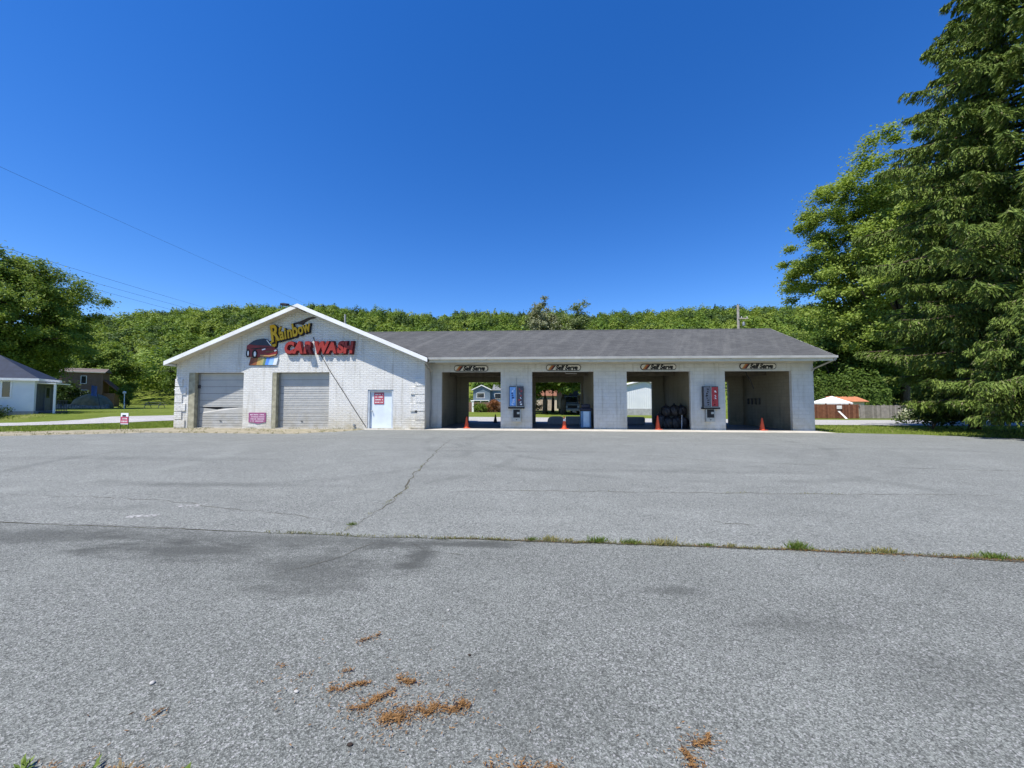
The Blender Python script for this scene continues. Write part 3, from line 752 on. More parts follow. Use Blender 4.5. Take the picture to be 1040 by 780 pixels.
MB().xz([(-.5, .08), (-.18, .05), (-.05, .0), (.12, .0), (.25, .05), (.5, .08), (.5, .62), (-.5, .62)], -.03, -.004).build('notice_board', PINKISH, n)
m = MB(); word_bars(m, -.42, .42, .08, .56, -.0305, 4, 8, .55); m.build('lettering', M('notice_pale', (.68, .56, .64), .6), n)

# self serve signs over the bays
SIGNW = M('aged_sign_white', (.62, .59, .54), .5, .08, 4)
def pill(w, h, r_, n=6):
    p = []
    for cx, cz, a0 in ((w - r_, h - r_, 0), (-w + r_, h - r_, 90), (-w + r_, -h + r_, 180), (w - r_, -h + r_, 270)):
        for k in range(n + 1):
            t = R(a0 + 90 * k / n); p.append((cx + r_ * math.cos(t), cz + r_ * math.sin(t)))
    return p
ss = empty('self_serve_sign', (0, 0, 0))
MB().xz(pill(1.0, .175, .15), -.05, -.004).build('sign_border', BLACKP, ss)
MB().xz(pill(.965, .14, .125), -.056, -.0505).build('sign_face', SIGNW, ss)
for k, (c_, dx) in enumerate((((.45, .22, .05), 0), ((.30, .06, .05), .085), ((.02, .02, .02), .165))):
    MB().xz([(-.90 + dx, -.13), (-.80 + dx, -.13), (-.60 + dx, .13), (-.70 + dx, .13)], -.062, -.0565).build('slanted_stripe', M('serve_stripe_%d' % k, c_, .5), ss)
text_obj('lettering', text_mesh('Self Serve', .345, .25, .020, .003), BLACKP, ss, (.17, -.0600, -.11), 0, .92)
for i, (x, z, lab) in enumerate(((-3.45, 3.475, 'black edged Self Serve sign over the leftmost bay, with the house behind'),
                                 (1.93, 3.50, 'black edged Self Serve sign over the second bay, the one with the blue bin'),
                                 (7.33, 3.52, 'black edged Self Serve sign over the third bay, the one holding the black bags'),
                                 (12.86, 3.54, 'black edged Self Serve sign over the rightmost bay, closed at the back'))):
    o = ss if i == 0 else copy_tree(ss)
    o.location = (x, BY, z); tag(o, lab, 'sign', 'self serve signs over the wash bays')

# product dispensers and coin boxes on the piers
def dispenser(loc, lab, colsA, colsB, seed):
    r = random.Random(seed); d = empty('product_dispenser', loc, 0, lab, 'dispenser')
    MB().box(-.42, .42, -.20, -.003, 0, 1.18).build('cabinet', DARKSTEEL, d, bevel=.015)
    MB().box(-.47, .47, -.27, -.003, -.10, -.004).build('tray', BLACKP, d, bevel=.01)
    MB().box(-.41, .41, -.262, -.20, -.004, .03).build('tray_lip', STEEL, d)
    for side, (base_, marks) in ((-1, colsA), (1, colsB)):
        x0, x1 = (-.385, -.035) if side < 0 else (.035, .385)
        pn = MB().box(x0, x1, -.222, -.201, .06, 1.14).build('front_panel', base_, d, bevel=.006)
        groups = {}
        for k in range(8):
            mt = r.choice(marks); zc = .14 + k * .125; xx = r.uniform(x0 + .07, x1 - .1)
            mb = groups.setdefault(mt.name, (mt, MB()))[1]
            wv = r.uniform(.06, .13); hv = r.uniform(.025, .05); sk = r.uniform(-.06, .06)
            xx = min(xx, x1 - wv - .07); 
            mb.xz([(xx, zc - hv), (xx + wv, zc - hv + sk * .4), (xx + wv + sk, zc + hv), (xx + wv * .5, zc + hv * 1.4), (xx + sk * .5, zc + hv)], -.226 - .0002 * k, -.2225)
        for mt, mb in groups.values(): mb.build('panel_marking', mt, pn)
        for xx in ((x0, x1)): pass
    MB().box(-.02, .02, -.235, -.201, .02, 1.17).build('centre_rail', STEEL, d)
    return d
def coin_box(loc, lab):
    d = empty('coin_box', loc, 0, lab, 'coin box', 'coin boxes under the dispensers')
    MB().box(-.25, .25, -.14, -.003, 0, .76).build('housing', STEEL, d, bevel=.012)
    MB().box(-.19, .19, -.155, -.141, .24, .70).build('dial_plate', BLACKP, d)
    MB().box(.02, .17, -.166, -.156, .44, .56).build('coin_slot', STEEL, d)
    m = MB(); m.tube([(0, -.14, .12), (0, -.165, .12)], .03, 10); m.build('lock', DARKSTEEL, d)
BLUEP = M('blue_panel', (.16, .36, .72), .3, .12, 5); PALEP = M('pale_blue_panel_mark', (.55, .66, .82), .35); NAVY = M('navy_panel_mark', (.03, .07, .22), .35)
CHAR = M('charcoal_panel', (.06, .06, .085), .3); REDM = M('red_panel', (.40, .04, .05), .35, .15, 5); WHTM = M('white_panel_mark', (.74, .74, .74), .4); GREYP = M('grey_panel', (.17, .18, .21), .35)
dispenser((-.79, BY, 1.24), 'wall dispenser with a bright blue panel beside a charcoal one', (BLUEP, [PALEP, NAVY, PALEP]), (CHAR, [REDM, WHTM, GREYP]), 4)
dispenser((10.15, BY, 1.22), 'wall dispenser with a grey panel beside a bright red one', (GREYP, [WHTM, BLACKP, BLACKP]), (REDM, [WHTM, MAROON, REDP]), 9)
coin_box((-.78, BY, .38), 'grey coin box under the blue and charcoal dispenser')
coin_box((10.14, BY, .40), 'grey coin box under the grey and red dispenser')
m = MB()
for x in (-.78, 10.14): pass
m.tube([(-.79, BY - .02, 2.43), (-.79, BY - .02, 2.9)], .015, 6); tag(m.build('conduit', STEEL, top=True), 'thin conduit above the blue panelled dispenser', 'pipe')

# ================================================================== LOOSE THINGS IN THE BAYS
def cone(loc, h, lab, mat, collar=None, rz_=0):
    c = empty('traffic_cone', loc, rz_, lab, 'traffic cone', 'traffic cones in the wash bays')
    MB().box(-.2, .2, -.2, .2, 0, .035).build('base', mat, c, bevel=.01)
    MB().lathe([(.15, .036), (.135, .06), (.03, h - .02), (.022, h), (.015, h)], 24).build('cone_body', mat, c, smooth=False)
    if collar: MB().lathe([(.150 - .115 * .66 + .006, h * .62), (.150 - .115 * .82 + .004, h * .80), (.150 - .115 * .82, h * .80)], 24).build('collar', collar, c)
cone((-3.69, 22.25, gz(-3.7, 22) + .012), .68, 'orange traffic cone at the front edge of the first bay', ORANGE, None, .2)
cone((1.95, 22.2, gz(2, 22) + .012), .74, 'orange traffic cone with a pale collar in front of the grey barriers', ORANGE, WHTM, .5)
cone((7.25, 22.3, gz(7.2, 22) + .012), .80, 'tall orange traffic cone beside the black bags', ORANGE, None, .1)
cone((13.02, 22.3, gz(13, 22) + .012), .70, 'orange traffic cone at the mouth of the closed rightmost bay', ORANGE, None, .35)
cone((-2.55, 28.2, gz(-2.5, 28) + .012), .62, 'traffic cone coloured as a dark silhouette at the back of the first bay, against the street', M('silhouette_black', (.03, .025, .022), .6), None, 0)  # backlit silhouette is put into this cone's black colour
# low concrete barriers across the back of two bays
BARR = M('blue_grey_concrete', (.30, .31, .33), .8, .15, 4, .006, 40, grime=(.18, .18, .18))
def barrier(x0, x1, y, h, lab, rl=.18, rr=.06):
    g = gz((x0 + x1) / 2, y) + .012
    p = [(x0, 0), (x0, h - rl)] + [(x0 + rl - rl * math.cos(R(a)), h - rl + rl * math.sin(R(a))) for a in (30, 60, 90)] + \
        [(x1 - rr + rr * math.sin(R(a)), h - rr + rr * math.cos(R(a))) for a in (0, 45, 90)] + [(x1, 0)]
    m = MB(); m.xz([(x, z + g) for x, z in p], y, y + .42)
    tag(m.build('concrete_barrier', BARR, top=True, bevel=.03), lab, 'barrier', 'low barriers at the back of the bays')
barrier(1.20, 2.30, 26.4, .55, 'low grey barrier with a rounded left end, left of the collared cone', .32, .2)
barrier(2.45, 3.7, 26.4, .56, 'low grey barrier right of the collared cone, next to the blue bin', .08, .05)
barrier(6.0, 7.9, 26.9, .52, 'low dark barrier across the back of the third bay', .1, .1)
# blue bin
bn = empty('tall_bin', (3.3, 23.2, gz(3.3, 23.2) + .012), 0, 'tall pale blue bin with a dark lid against the right side of the second bay', 'bin')
MB().box(-.30, .30, -.26, .26, .03, 1.02).build('bin_body', M('blue_bin_side', (.10, .20, .34), .5), bn, bevel=.02)
MB().box(-.16, .20, -.285, -.262, .08, 1.0).build('front_panel', M('pale_blue_bin_front', (.42, .58, .72), .4, .08, 4), bn, bevel=.008)
MB().prism([(-.36, -.33, 1.03), (.36, -.33, 1.03), (.36, .33, 1.03), (-.36, .33, 1.03)], (0, 0, .16)).box(-.27, .27, -.24, .24, 1.19, 1.42).build('lid', M('navy_black_lid', (.02, .022, .04), .45), bn, bevel=.05)
# black bags
BAGM = NT('shiny_black_plastic'); BAGM = BAGM.fin((.012, .012, .014), .32, BAGM.bump(BAGM.noise(9, 3, .6, dist=1.5), .05), .5)
def bag(loc, w, h, seed, lab):
    r = np.random.default_rng(seed)
    bm = bmesh.new(); bmesh.ops.create_icosphere(bm, subdivisions=4, radius=1)
    ph = r.uniform(0, 6, 6)
    for v in bm.verts:
        p = v.co.copy(); a = math.atan2(p.y, p.x)
        k = 1 + .10 * math.sin(3 * a + ph[0] + 2 * p.z) + .06 * math.sin(7 * a + ph[1] + 5 * p.z) + .04 * math.sin(13 * a + ph[2])
        pinch = 1.0 if p.z < .55 else max(.12, 1 - (p.z - .55) / .45 * .95)
        z = max(p.z, -.72)
        v.co = Vector((p.x * k * pinch, p.y * k * pinch, (z + .72) / 1.72))
        if p.z > .9: v.co.z += .06
    for v in bm.verts: v.co = Vector((v.co.x * w / 2, v.co.y * w / 2, v.co.z * h))
    me = bpy.data.meshes.new('black_bag'); bm.to_mesh(me); bm.free(); me.materials.append(BAGM)
    me.polygons.foreach_set('use_smooth', [True] * len(me.polygons))
    o = bpy.data.objects.new('black_bag', me); link(o); o.location = loc
    tag(o, lab, 'bag', 'black bags piled in the third bay')
fz = gz(8, 24) + .012
for i, (x, y, z, w, h, lab) in enumerate((
        (7.75, 23.5, 0, .62, .98, 'black bag nearest the tall orange cone, the lowest of the pile'),
        (8.20, 23.4, 0, .62, .80, 'black bag on the floor, second from the tall orange cone'),
        (8.65, 23.35, 0, .64, .82, 'black bag on the floor under the middle of the pile, by the white stick'),
        (9.08, 23.4, 0, .60, .84, 'black bag on the floor at the right end, against the bay wall'),
        (8.15, 23.55, .70, .60, .74, 'black bag lying on top of the pile at its left end'),
        (8.62, 23.5, .72, .62, .76, 'black bag lying on top in the middle of the pile'),
        (9.05, 23.55, .74, .56, .72, 'black bag lying on top at the right end of the pile, by the wall'))):
    bag((x, y, fz + z), w, h, 20 + i, lab)
m = MB(); m.tube([(8.86, 23.02, fz), (8.90, 23.06, fz + .8)], .018, 6); tag(m.build('white_stick', WHTM, top=True), 'short white stick leaning against the black bags', 'stick')
m = MB(); m.xz([(11.1, 0), (11.32, 0), (11.30, .3), (11.24, .62), (11.18, .62), (11.12, .35)], 22.75, 22.95)
o = m.build('black_jug', DARK, top=True, bevel=.03); o.location.z += gz(11, 22.8) + .012; tag(o, 'small black container standing inside the left edge of the rightmost bay', 'container')

# ================================================================== LEFT SIDE: SIGN, HOUSES, YARD
g = gz(-22.1, 20.0)
ys = empty('yard_sign', (-22.1, 20.0, g), R(-8), 'small yard sign with a red middle band on the grass strip left of the building', 'sign')
MB().box(-.26, .26, -.012, .012, .22, .86).build('sign_board', M('yard_sign_white', (.74, .76, .78), .5, .05), ys)
MB().box(-.258, .258, -.016, -.0125, .30, .66).build('colour_band', M('yard_sign_red', (.45, .06, .12), .5), ys)
m = MB(); m.box(-.15, .10, -.016, -.0125, .67, .76); m.box(-.258, .258, -.016, -.0125, .222, .25); m.build('emblem', BLACKP, ys)
m = MB(); word_bars(m, -.20, .20, .33, .63, -.017, 2, 5, .6); m.build('lettering', WHTM, ys)
m = MB(); m.tube([(-.27, 0, -.1), (-.27, 0, .88)], .012, 5); m.tube([(.27, 0, -.1), (.27, 0, .88)], .012, 5); m.build('frame', BLACKP, ys)

SIDING = NT('pale_blue_siding'); _z = SIDING.sep()[2]
SIDING = SIDING.fin(SIDING.mix(SIDING.mr(SIDING.noise(1.5, 3), .3, .7), (.62, .67, .73), (.70, .74, .78)), .5, SIDING.bump(SIDING.math('FRACT', SIDING.math('MULTIPLY', _z, 8.0)), .012), .35)
def window(name, root, x0, x1, z0, z1, y, frame_mat, mull=(), depth=.05):
    f = MB(); t = .07
    f.box(x0 - t, x0, y - depth, y, z0 - t, z1 + t).box(x1, x1 + t, y - depth, y, z0 - t, z1 + t).box(x0, x1, y - depth, y, z1, z1 + t).box(x0, x1, y - depth - .03, y, z0 - t, z0)
    for q in mull: f.box(q - .06, q + .06, y - depth, y, z0, z1)
    o = f.build(name, frame_mat, root)
    MB().box(x0, x1, y - depth * .4, y - .003, z0, z1).build('pane', GLASS, o)
    return o
BLUEROOF = M('navy_metal_roof', (.022, .032, .058), .7, .2, 3, spec=.15)
hz = gz(-38.6, 28) + .02
wh = empty('white_house', (-38.4, 28.0, hz), R(34), 'pale sided single storey house with a navy hip roof at the left edge', 'house')
MB().box(-11, 0, 0, 3, -.3, 2.62).build('wall', SIDING, wh)
MB().box(-11.02, .02, -.02, 3.02, -.3, .16).build('foundation', M('grey_foundation', (.30, .31, .33), .8), wh)
m = MB(); e = .32
A = [(-11 - e, -e, 2.66), (e, -e, 2.66), (e, 3 + e, 2.66), (-11 - e, 3 + e, 2.66)]; P1 = (-8.0, 1.7, 4.6); P2 = (-2.6, 1.7, 4.6)
m.add(A + [P1, P2], [(0, 1, 5, 4), (1, 2, 5), (2, 3, 4, 5), (3, 0, 4), (3, 2, 1, 0)]); m.build('roof', BLUEROOF, wh)
m = MB(); m.box(-11 - e, e, -e - .03, -e - .002, 2.50, 2.68); m.box(e + .002, e + .03, -e, 3 + e, 2.50, 2.68); m.build('eave_board', WHITE, wh)
MB().box(-11 - e, e, -e, 3 + e, 2.52, 2.56).build('soffit', WHITE, wh)
window('window', wh, -3.4, -1.22, 1.25, 2.42, -.002, WHITE, (-1.68,))
m = MB(); m.box(.003, .95, .5, 3.0, 2.30, 2.38); pr = m.build('porch_roof', WHITE, wh)
MB().box(.80, .92, .6, .72, -.1, 2.298).build('porch_post', WHITE, wh)
MB().box(.003, .03, .3, 2.95, .165, 2.295).build('porch_shade_panel', M('porch_shade_dark', (.06, .075, .095), .6, .2, 3), wh)  # thin panel added over the side wall, porch shade put into its dark colour
dd = MB().box(.032, .07, 1.4, 2.3, .2, 2.15).build('side_door', M('dark_side_door', (.10, .12, .14), .5), wh)
MB().box(.071, .08, 1.6, 2.1, 1.2, 2.0).build('pane', GLASS, dd)
m = MB()
for k in range(8): m.box(.84, .87, .8 + k * .28, .83 + k * .28, .1, .95)
m.box(.83, .88, .75, 2.9, .95, 1.0); m.box(.003, .9, .7, 2.95, -.2, .1); m.build('porch_railing', M('dark_blue_rail', (.04, .05, .09), .5), wh)

BRICKH = wall_mat('old_brown_brick', .22, .075, (.20, .105, .065), (.24, .20, .16), (.12, .08, .05), .004, .4)
BROOF = M('rust_brown_roof', (.19, .085, .05), .85, .2, 3)
bh = empty('brick_house', (-74, 60, gz(-74, 60)), R(38), 'brown brick two storey house under the trees with a lower rust roofed wing', 'house')
m = MB(); m.box(-2.6, 2.4, 0, 4, -.5, 5.8); m.build('wall', BRICKH, bh)
m = MB(); m.prism([(-2.9, -.3, 5.8), (-2.9, 2, 6.5), (-2.9, 4.3, 5.8)], (5.6, 0, 0)); m.build('roof', M('grey_brown_roof', (.14, .115, .10), .85, .2, 3), bh)
m = MB(); m.box(-2.9, 2.7, -.33, -.302, 5.68, 5.81); m.build('eave_board', TRIMT, bh)
window('window', bh, -.1, .45, 3.9, 5.1, -.003, WHITE); window('window', bh, -.75, .65, 1.9, 2.75, -.003, WHITE, (-.05,))
m = MB(); m.box(2.42, 3.8, .4, 3.8, -.5, 2.3); m.build('wing_wall', BRICKH, bh)
m = MB(); m.prism([(2.42, .1, 4.6), (2.42, 4, 4.6), (4.3, 4, 2.6), (4.3, .1, 2.6)], (0, 0, -.14)); m.build('wing_roof', BROOF, bh)

# tarp covered mound behind a low stone wall
def blob_mesh(name, loc, rx, ry, rz_, seed, mat, label, cat, group=None, amp=.12, sub=4):
    r = np.random.default_rng(seed); bm = bmesh.new(); bmesh.ops.create_icosphere(bm, subdivisions=sub, radius=1); ph = r.uniform(0, 6, 6)
    for v in bm.verts:
        p = v.co; a = math.atan2(p.y, p.x)
        k = 1 + amp * (math.sin(2 * a + ph[0]) * .6 + math.sin(5 * a + ph[1] + 4 * p.z) * .35 + math.sin(9 * p.x + ph[2]) * .2)
        v.co = Vector((p.x * k * rx, p.y * k * ry, max(p.z, -.15) * k * rz_))
    me = bpy.data.meshes.new(name); bm.to_mesh(me); bm.free(); me.materials.append(mat); me.polygons.foreach_set('use_smooth', [True] * len(me.polygons))
    o = bpy.data.objects.new(name, me); link(o); o.location = loc; return tag(o, label, cat, group)
blob_mesh('covered_mound', (-60.6, 50.5, gz(-60, 50) + .15), 2.7, 1.4, 1.75, 5, M('tan_tarp', (.22, .19, .12), .85, .25, 2, .05, 4), 'low tan tarp covered mound in front of the brick house', 'tarp mound')
m = MB()
for k in range(26):
    x = -66.2 + k * .38; h = rnd.uniform(.32, .6); m.prism([(x, 48.6, .0), (x + .36, 48.6 + rnd.uniform(-.1, .1), 0), (x + .34, 48.6, h), (x + .03, 48.6, h * rnd.uniform(.8, 1))], (0, .4, 0))
o = m.build('stone_wall', M('field_stones', (.28, .27, .25), .9, .4, 3), top=True, bevel=.06); o.location.z += gz(-62, 48.6) - .05
tag(o, 'low wall of pale field stones before the tarp mound', 'wall')
fp = empty('flag', (-55.9, 47.5, gz(-56, 47.5)), 0, 'blue flag on a leaning pole in the far left yard', 'flag')
m = MB(); m.tube([(.1, 0, -.2), (-.9, 0, 3.1)], .04, 6); m.build('pole', DARKSTEEL, fp)
m = MB(); m.add([(-1.35 + .28 * i + .0, .06 * math.sin(i * 1.7), 3.0 - j * .33 - .04 * i) for j in range(5) for i in range(4)], [(j * 4 + i, j * 4 + i + 1, j * 4 + i + 5, j * 4 + i + 4) for j in range(4) for i in range(3)])
o = m.build('cloth', M('blue_flag_cloth', (.06, .12, .38), .8, .3, 2), fp); sm_ = o.modifiers.new('thick', 'SOLIDIFY'); sm_.thickness = .012
sg = empty('garden_post', (-53.4, 48.2, gz(-53.4, 48.2)), 0, 'slim white post topped by a white lantern in the far left yard', 'post')
m = MB(); m.tube([(0, 0, -.2), (-.06, 0, 1.9)], .05, 6); m.build('post', WHITE, sg)
MB().lathe([(.06, 0), (.16, .05), (.18, .25), (.08, .35)], 10, (-.06, 0, 1.9)).build('lantern', WHITE, sg)
pt = empty('picnic_table', (-53.6, 52.5, gz(-53, 52)), R(20), 'pale wooden picnic table on the lawn below the wooded bank', 'table')
PALEW = M('pale_timber', (.40, .36, .28), .8, .2, 3)
MB().box(-1.1, 1.1, -.4, .4, .72, .77).build('tabletop', PALEW, pt)
for s in (-1, 1): MB().box(-1.1, 1.1, s * .75 - .14, s * .75 + .14, .42, .46).build('bench', PALEW, pt)
for s in (-1, 1):
    m = MB(); m.tube([(s * .8, -.85, 0), (s * .8, -.25, .72)], .04, 5); m.tube([(s * .8, .85, 0), (s * .8, .25, .72)], .04, 5); m.tube([(s * .8, -.8, .40), (s * .8, .8, .40)], .04, 5); m.build('leg', PALEW, pt)

# ================================================================== SEEN THROUGH THE BAYS
blh = empty('blue_house', (-11.4, 90, gz(-11, 90)), 0, 'slate blue house with a white edged gable seen through the first bay', 'house')
SLATE = M('slate_blue_siding', (.11, .15, .19), .6, .1, 3)
MB().xz([(-2.0, -.5), (2.0, -.5), (2.0, 4.3), (0, 5.25), (-2.0, 4.3)], 0, 7).build('gable_wall', SLATE, blh)
MB().box(2.02, 6.5, 1.5, 7, -.5, 4.2).build('wing_wall', M('blue_wing_siding', (.15, .21, .30), .6), blh)
m = MB()
for s in (-1, 1): m.xz([(s * 2.35, 4.13), (0, 5.25), (0, 5.45), (s * 2.35, 4.33)], -.35, -.2)
m.build('rake_board', WHITE, blh)
m = MB()
for s in (-1, 1): m.xz([(s * 2.35, 4.2), (0, 5.31), (0, 5.40), (s * 2.35, 4.29)], -.198, 7.2)
m.prism([(2.38, 1.2, 4.15), (6.8, 1.2, 4.15), (6.8, 4.2, 5.6), (2.38, 4.2, 5.6)], (0, 0, .1)); m.build('roof', M('grey_house_roof', (.16, .165, .17), .8), blh)
window('window', blh, -1.1, .6, 2.4, 3.5, -.003, WHITE); window('window', blh, 3.0, 4.8, 2.2, 3.4, 1.497, WHITE)
MB().box(-2.3, 2.0, -2.2, -.01, 1.7, 1.85).build('porch_roof', WHITE, blh)
for x in (-2.2, 0, 1.9): MB().box(x, x + .12, -2.15, -2.03, -.5, 1.698).build('porch_post', WHITE, blh)
m = MB(); m.box(-9.6, -3.7, 57.6, 58.0, -.3, 1.45)
o = m.build('brick_garden_wall', BRICKH, top=True); o.location.z += gz(-6, 58); tag(o, 'low red brown brick garden wall seen through the first bay', 'wall')
bs = empty('white_gate_post', (-8.55, 57.2, gz(-8.5, 57)), 0, 'white gate post at the left end of the brick garden wall', 'post')
MB().box(-.14, .14, -.14, .14, -.2, 1.55).build('shaft', WHITE, bs); MB().box(-.2, .2, -.2, .2, 1.552, 1.65).build('cap', WHITE, bs, bevel=.02)
o = MB().box(-3.62, -3.38, 52, 52.24, -.3, 3.3).build('white_column', WHITE, top=True); o.location.z += gz(-3.5, 52); tag(o, 'tall white column at the right end of the brick garden wall', 'column')

gar = empty('cream_garage', (2.4, 70, gz(2.4, 70)), 0, 'cream garage behind the tree trunks seen through the second bay', 'garage')
CREAM = M('cream_siding', (.58, .50, .42), .7, .1, 2)
MB().box(-2.5, 3.4, 0, 6, -.4, 2.6).build('wall', CREAM, gar)
MB().prism([(-2.8, -.3, 2.6), (-2.8, 3, 4.0), (-2.8, 6.3, 2.6)], (6.5, 0, 0)).build('roof', BROOF, gar)
MB().box(-.6, 1.6, -.04, -.003, -.1, 2.1).build('garage_door', M('tan_door', (.45, .37, .3), .6), gar)
# box truck parked nose-on under the trees
tk = empty('parked_truck', (5.35, 50.5, gz(5.3, 50)), R(4), 'dark blue and grey box truck parked under the trees behind the second bay', 'truck')
TRB = M('dark_blue_truck_paint', (.03, .045, .075), .35, .15, 3); TRG = M('grey_truck_paint', (.22, .25, .28), .4, .1, 3)
MB().box(-1.05, 1.05, .6, 6, .55, 3.0).build('cargo_box', TRB, tk, bevel=.05)
m = MB(); m.prism([(-.95, -.9, .5), (-.95, .58, .5), (-.95, .58, 2.3), (-.95, .1, 2.3), (-.95, -.25, 1.45), (-.95, -.9, 1.3)], (1.9, 0, 0)); m.build('cab', TRG, tk, bevel=.05)
m = MB(); m.prism([(-.82, -.25, 1.50), (.82, -.25, 1.50), (.76, .06, 2.2), (-.76, .06, 2.2)], (0, -.012, .006)); m.build('windscreen', GLASS, tk)
MB().box(-.6, .6, -.935, -.902, .75, 1.1).build('grille', BLACKP, tk)
for s in (-1, 1): MB().box(s * .78 - .12, s * .78 + .12, -.93, -.902, .82, 1.02).build('headlight', WHTM, tk)
MB().box(-1.0, 1.0, -1.05, -.94, .40, .62).build('bumper', STEEL, tk)
for s in (-1, 1):
    for y in (-.2, 4.6):
        m = MB(); m.tube([(s * .95, y, .42), (s * .70, y, .42)], .42, 16); w_ = m.build('wheel', DARK, tk)
        m = MB(); m.tube([(s * .965, y, .42), (s * .952, y, .42)], .2, 12); m.build('rim', STEEL, w_)
# white building with a gable through the third bay
wb = empty('white_metal_building', (9.8, 47, gz(10, 47)), 0, 'white metal sided gable building seen through the third bay', 'building')
RIBW = NT('ribbed_white_metal'); _x = RIBW.sep()[0]
RIBW = RIBW.fin(RIBW.mix(RIBW.mr(RIBW.noise(.8, 3), .3, .7), (.62, .66, .70), (.72, .75, .77)), .4, RIBW.bump(RIBW.math('PINGPONG', RIBW.math('MULTIPLY', _x, 4.), .5), .03), .4)
MB().xz([(-3.2, -.5), (9.5, -.5), (9.5, 2.7), (3.85, 4.05), (-3.2, 2.4)], 0, 14).build('wall', RIBW, wb)
m = MB(); m.xz([(-3.5, 2.36), (3.85, 4.08), (3.85, 4.2), (-3.5, 2.48)], -.3, 14.3); m.xz([(9.8, 2.66), (3.855, 4.08), (3.855, 4.2), (9.8, 2.78)], -.3, 14.3); m.build('roof', WHITE, wb)
m = MB(); m.box(-3.21, 9.51, -.02, -.002, -.3, .75); m.build('base_band', M('grey_base_band', (.34, .35, .36), .8, .2, 3), wb)

# ================================================================== RIGHT SIDE: FENCES, SHED, HEDGE
FENW = NT('red_brown_fence_boards'); _x, _y, _z = FENW.sep()
_b = FENW.math('MULTIPLY', FENW.math('ADD', _x, _y), 1 / .15)
FENW = FENW.fin(FENW.mix(FENW.n('ShaderNodeTexWhiteNoise', noise_dimensions='1D').outputs[0], (.14, .06, .035), (.14, .06, .035)), .8, FENW.bump(FENW.math('PINGPONG', _b, .5), .02))
def fence(name, x0, x1, y0, y1, h, mats, label, wd=.15):
    n = int((x1 - x0) / wd); gx = (x0 + x1) / 2
    root = empty(name, (x0, y0, 0), 0, label, 'fence'); slope = (y1 - y0) / (x1 - x0)
    mb = MB()
    for k in range(n):
        x = k * wd; y = x * slope; g_ = gz(x0 + x, y0 + y); hh = h * rnd.uniform(.97, 1.02); mb.cur = rnd.randrange(len(mats))
        mb.xz([(x + .004, g_), (x + wd - .006, g_), (x + wd - .006, g_ + hh - .03), (x + wd * .75, g_ + hh), (x + wd * .25, g_ + hh), (x + .004, g_ + hh - .03)], y, y + .022)
    mb.build('board_panel', mats, root)
    for k in range(int((x1 - x0) / 2.4) + 1):
        x = min(k * 2.4, x1 - x0 - .1); g_ = gz(x0 + x, y0); MB().box(x, x + .1, x * slope + .03, x * slope + .13, g_ - .2, g_ + h + .08).build('post', mats[0], root)
    MB().prism([(0, .023, gz(x0, y0) + h * .8), (x1 - x0, y1 - y0 + .023, gz(x1, y1) + h * .8), (x1 - x0, y1 - y0 + .023, gz(x1, y1) + h * .88), (0, .023, gz(x0, y0) + h * .88)], (0, .04, 0)).build('rail', mats[0], root)
    return root
RW = [M('red_brown_board_%s' % q, c_, .8, .25, 4) for q, c_ in (('deep', (.13, .05, .03)), ('mid', (.17, .068, .038)), ('pale', (.20, .085, .05)))]
GW = [M('grey_board_%s' % q, c_, .85, .2, 4) for q, c_ in (('deep', (.20, .18, .16)), ('pale', (.28, .25, .23)))]
fence('wooden_fence', 25.0, 33.2, 40.0, 40.4, 1.42, RW, 'red brown board fence behind the street right of the building')
fence('wooden_fence', 33.25, 38.5, 40.4, 40.6, 1.32, GW, 'weathered grey board fence continuing from the red brown one')
sh = empty('orange_roofed_shed', (36.6, 46.2, gz(36, 46)), 0, 'low shed with an orange roof behind the red brown fence', 'shed')
MB().box(-1.6, 1.9, 0, 2.4, -.2, 1.7).build('wall', TRIMT, sh)
MB().prism([(-1.9, -.3, 1.65), (2.2, -.3, 1.65), (1.6, 1.2, 2.4), (-1.7, 1.2, 2.4)], (0, 0, .06)).prism([(-1.7, 1.2, 2.4), (1.6, 1.2, 2.4), (2.2, 2.7, 1.65), (-1.9, 2.7, 1.65)], (0, 0, .06)).build('roof', M('orange_roof', (.42, .17, .09), .7, .15, 4), sh)
cn = empty('white_canopy', (33.5, 44.6, gz(33, 44)), 0, 'white peaked canopy tent behind the red brown fence', 'canopy')
MB().add([(-1.5, -1.2, 1.55), (1.5, -1.2, 1.55), (1.5, 1.2, 1.55), (-1.5, 1.2, 1.55), (.2, 0, 2.3), (-1.5, -1.2, 1.4), (1.5, -1.2, 1.4), (1.5, 1.2, 1.4), (-1.5, 1.2, 1.4)],
         [(0, 1, 4), (1, 2, 4), (2, 3, 4), (3, 0, 4), (0, 1, 6, 5), (1, 2, 7, 6), (2, 3, 8, 7), (3, 0, 5, 8)]).build('canopy_top', M('white_canvas', (.80, .80, .80), .7, .05), cn)
for x in (-1.45, 1.45):
    for y in (-1.15, 1.15): m = MB(); m.tube([(x, y, 0), (x, y, 1.5)], .03, 6); m.build('leg', STEEL, cn)
pk = MB(); pk.prism([(31.0, 39.4, .0), (31.22, 39.4, 0), (30.75, 39.75, .75), (30.55, 39.75, .75)], (0, .04, 0))
o = pk.build('white_plank', WHTM, top=True); o.location.z += gz(31, 39.4); tag(o, 'short white plank leaning on the red brown fence', 'plank')
o = MB().box(30.85, 31.35, 40.18, 40.2, 0, .34).build('fence_notice', WHTM, top=True); o.location.z = gz(31, 40) + .95; o.location.y = 40.24; tag(o, 'small pale notice fixed high on the red brown fence', 'notice')

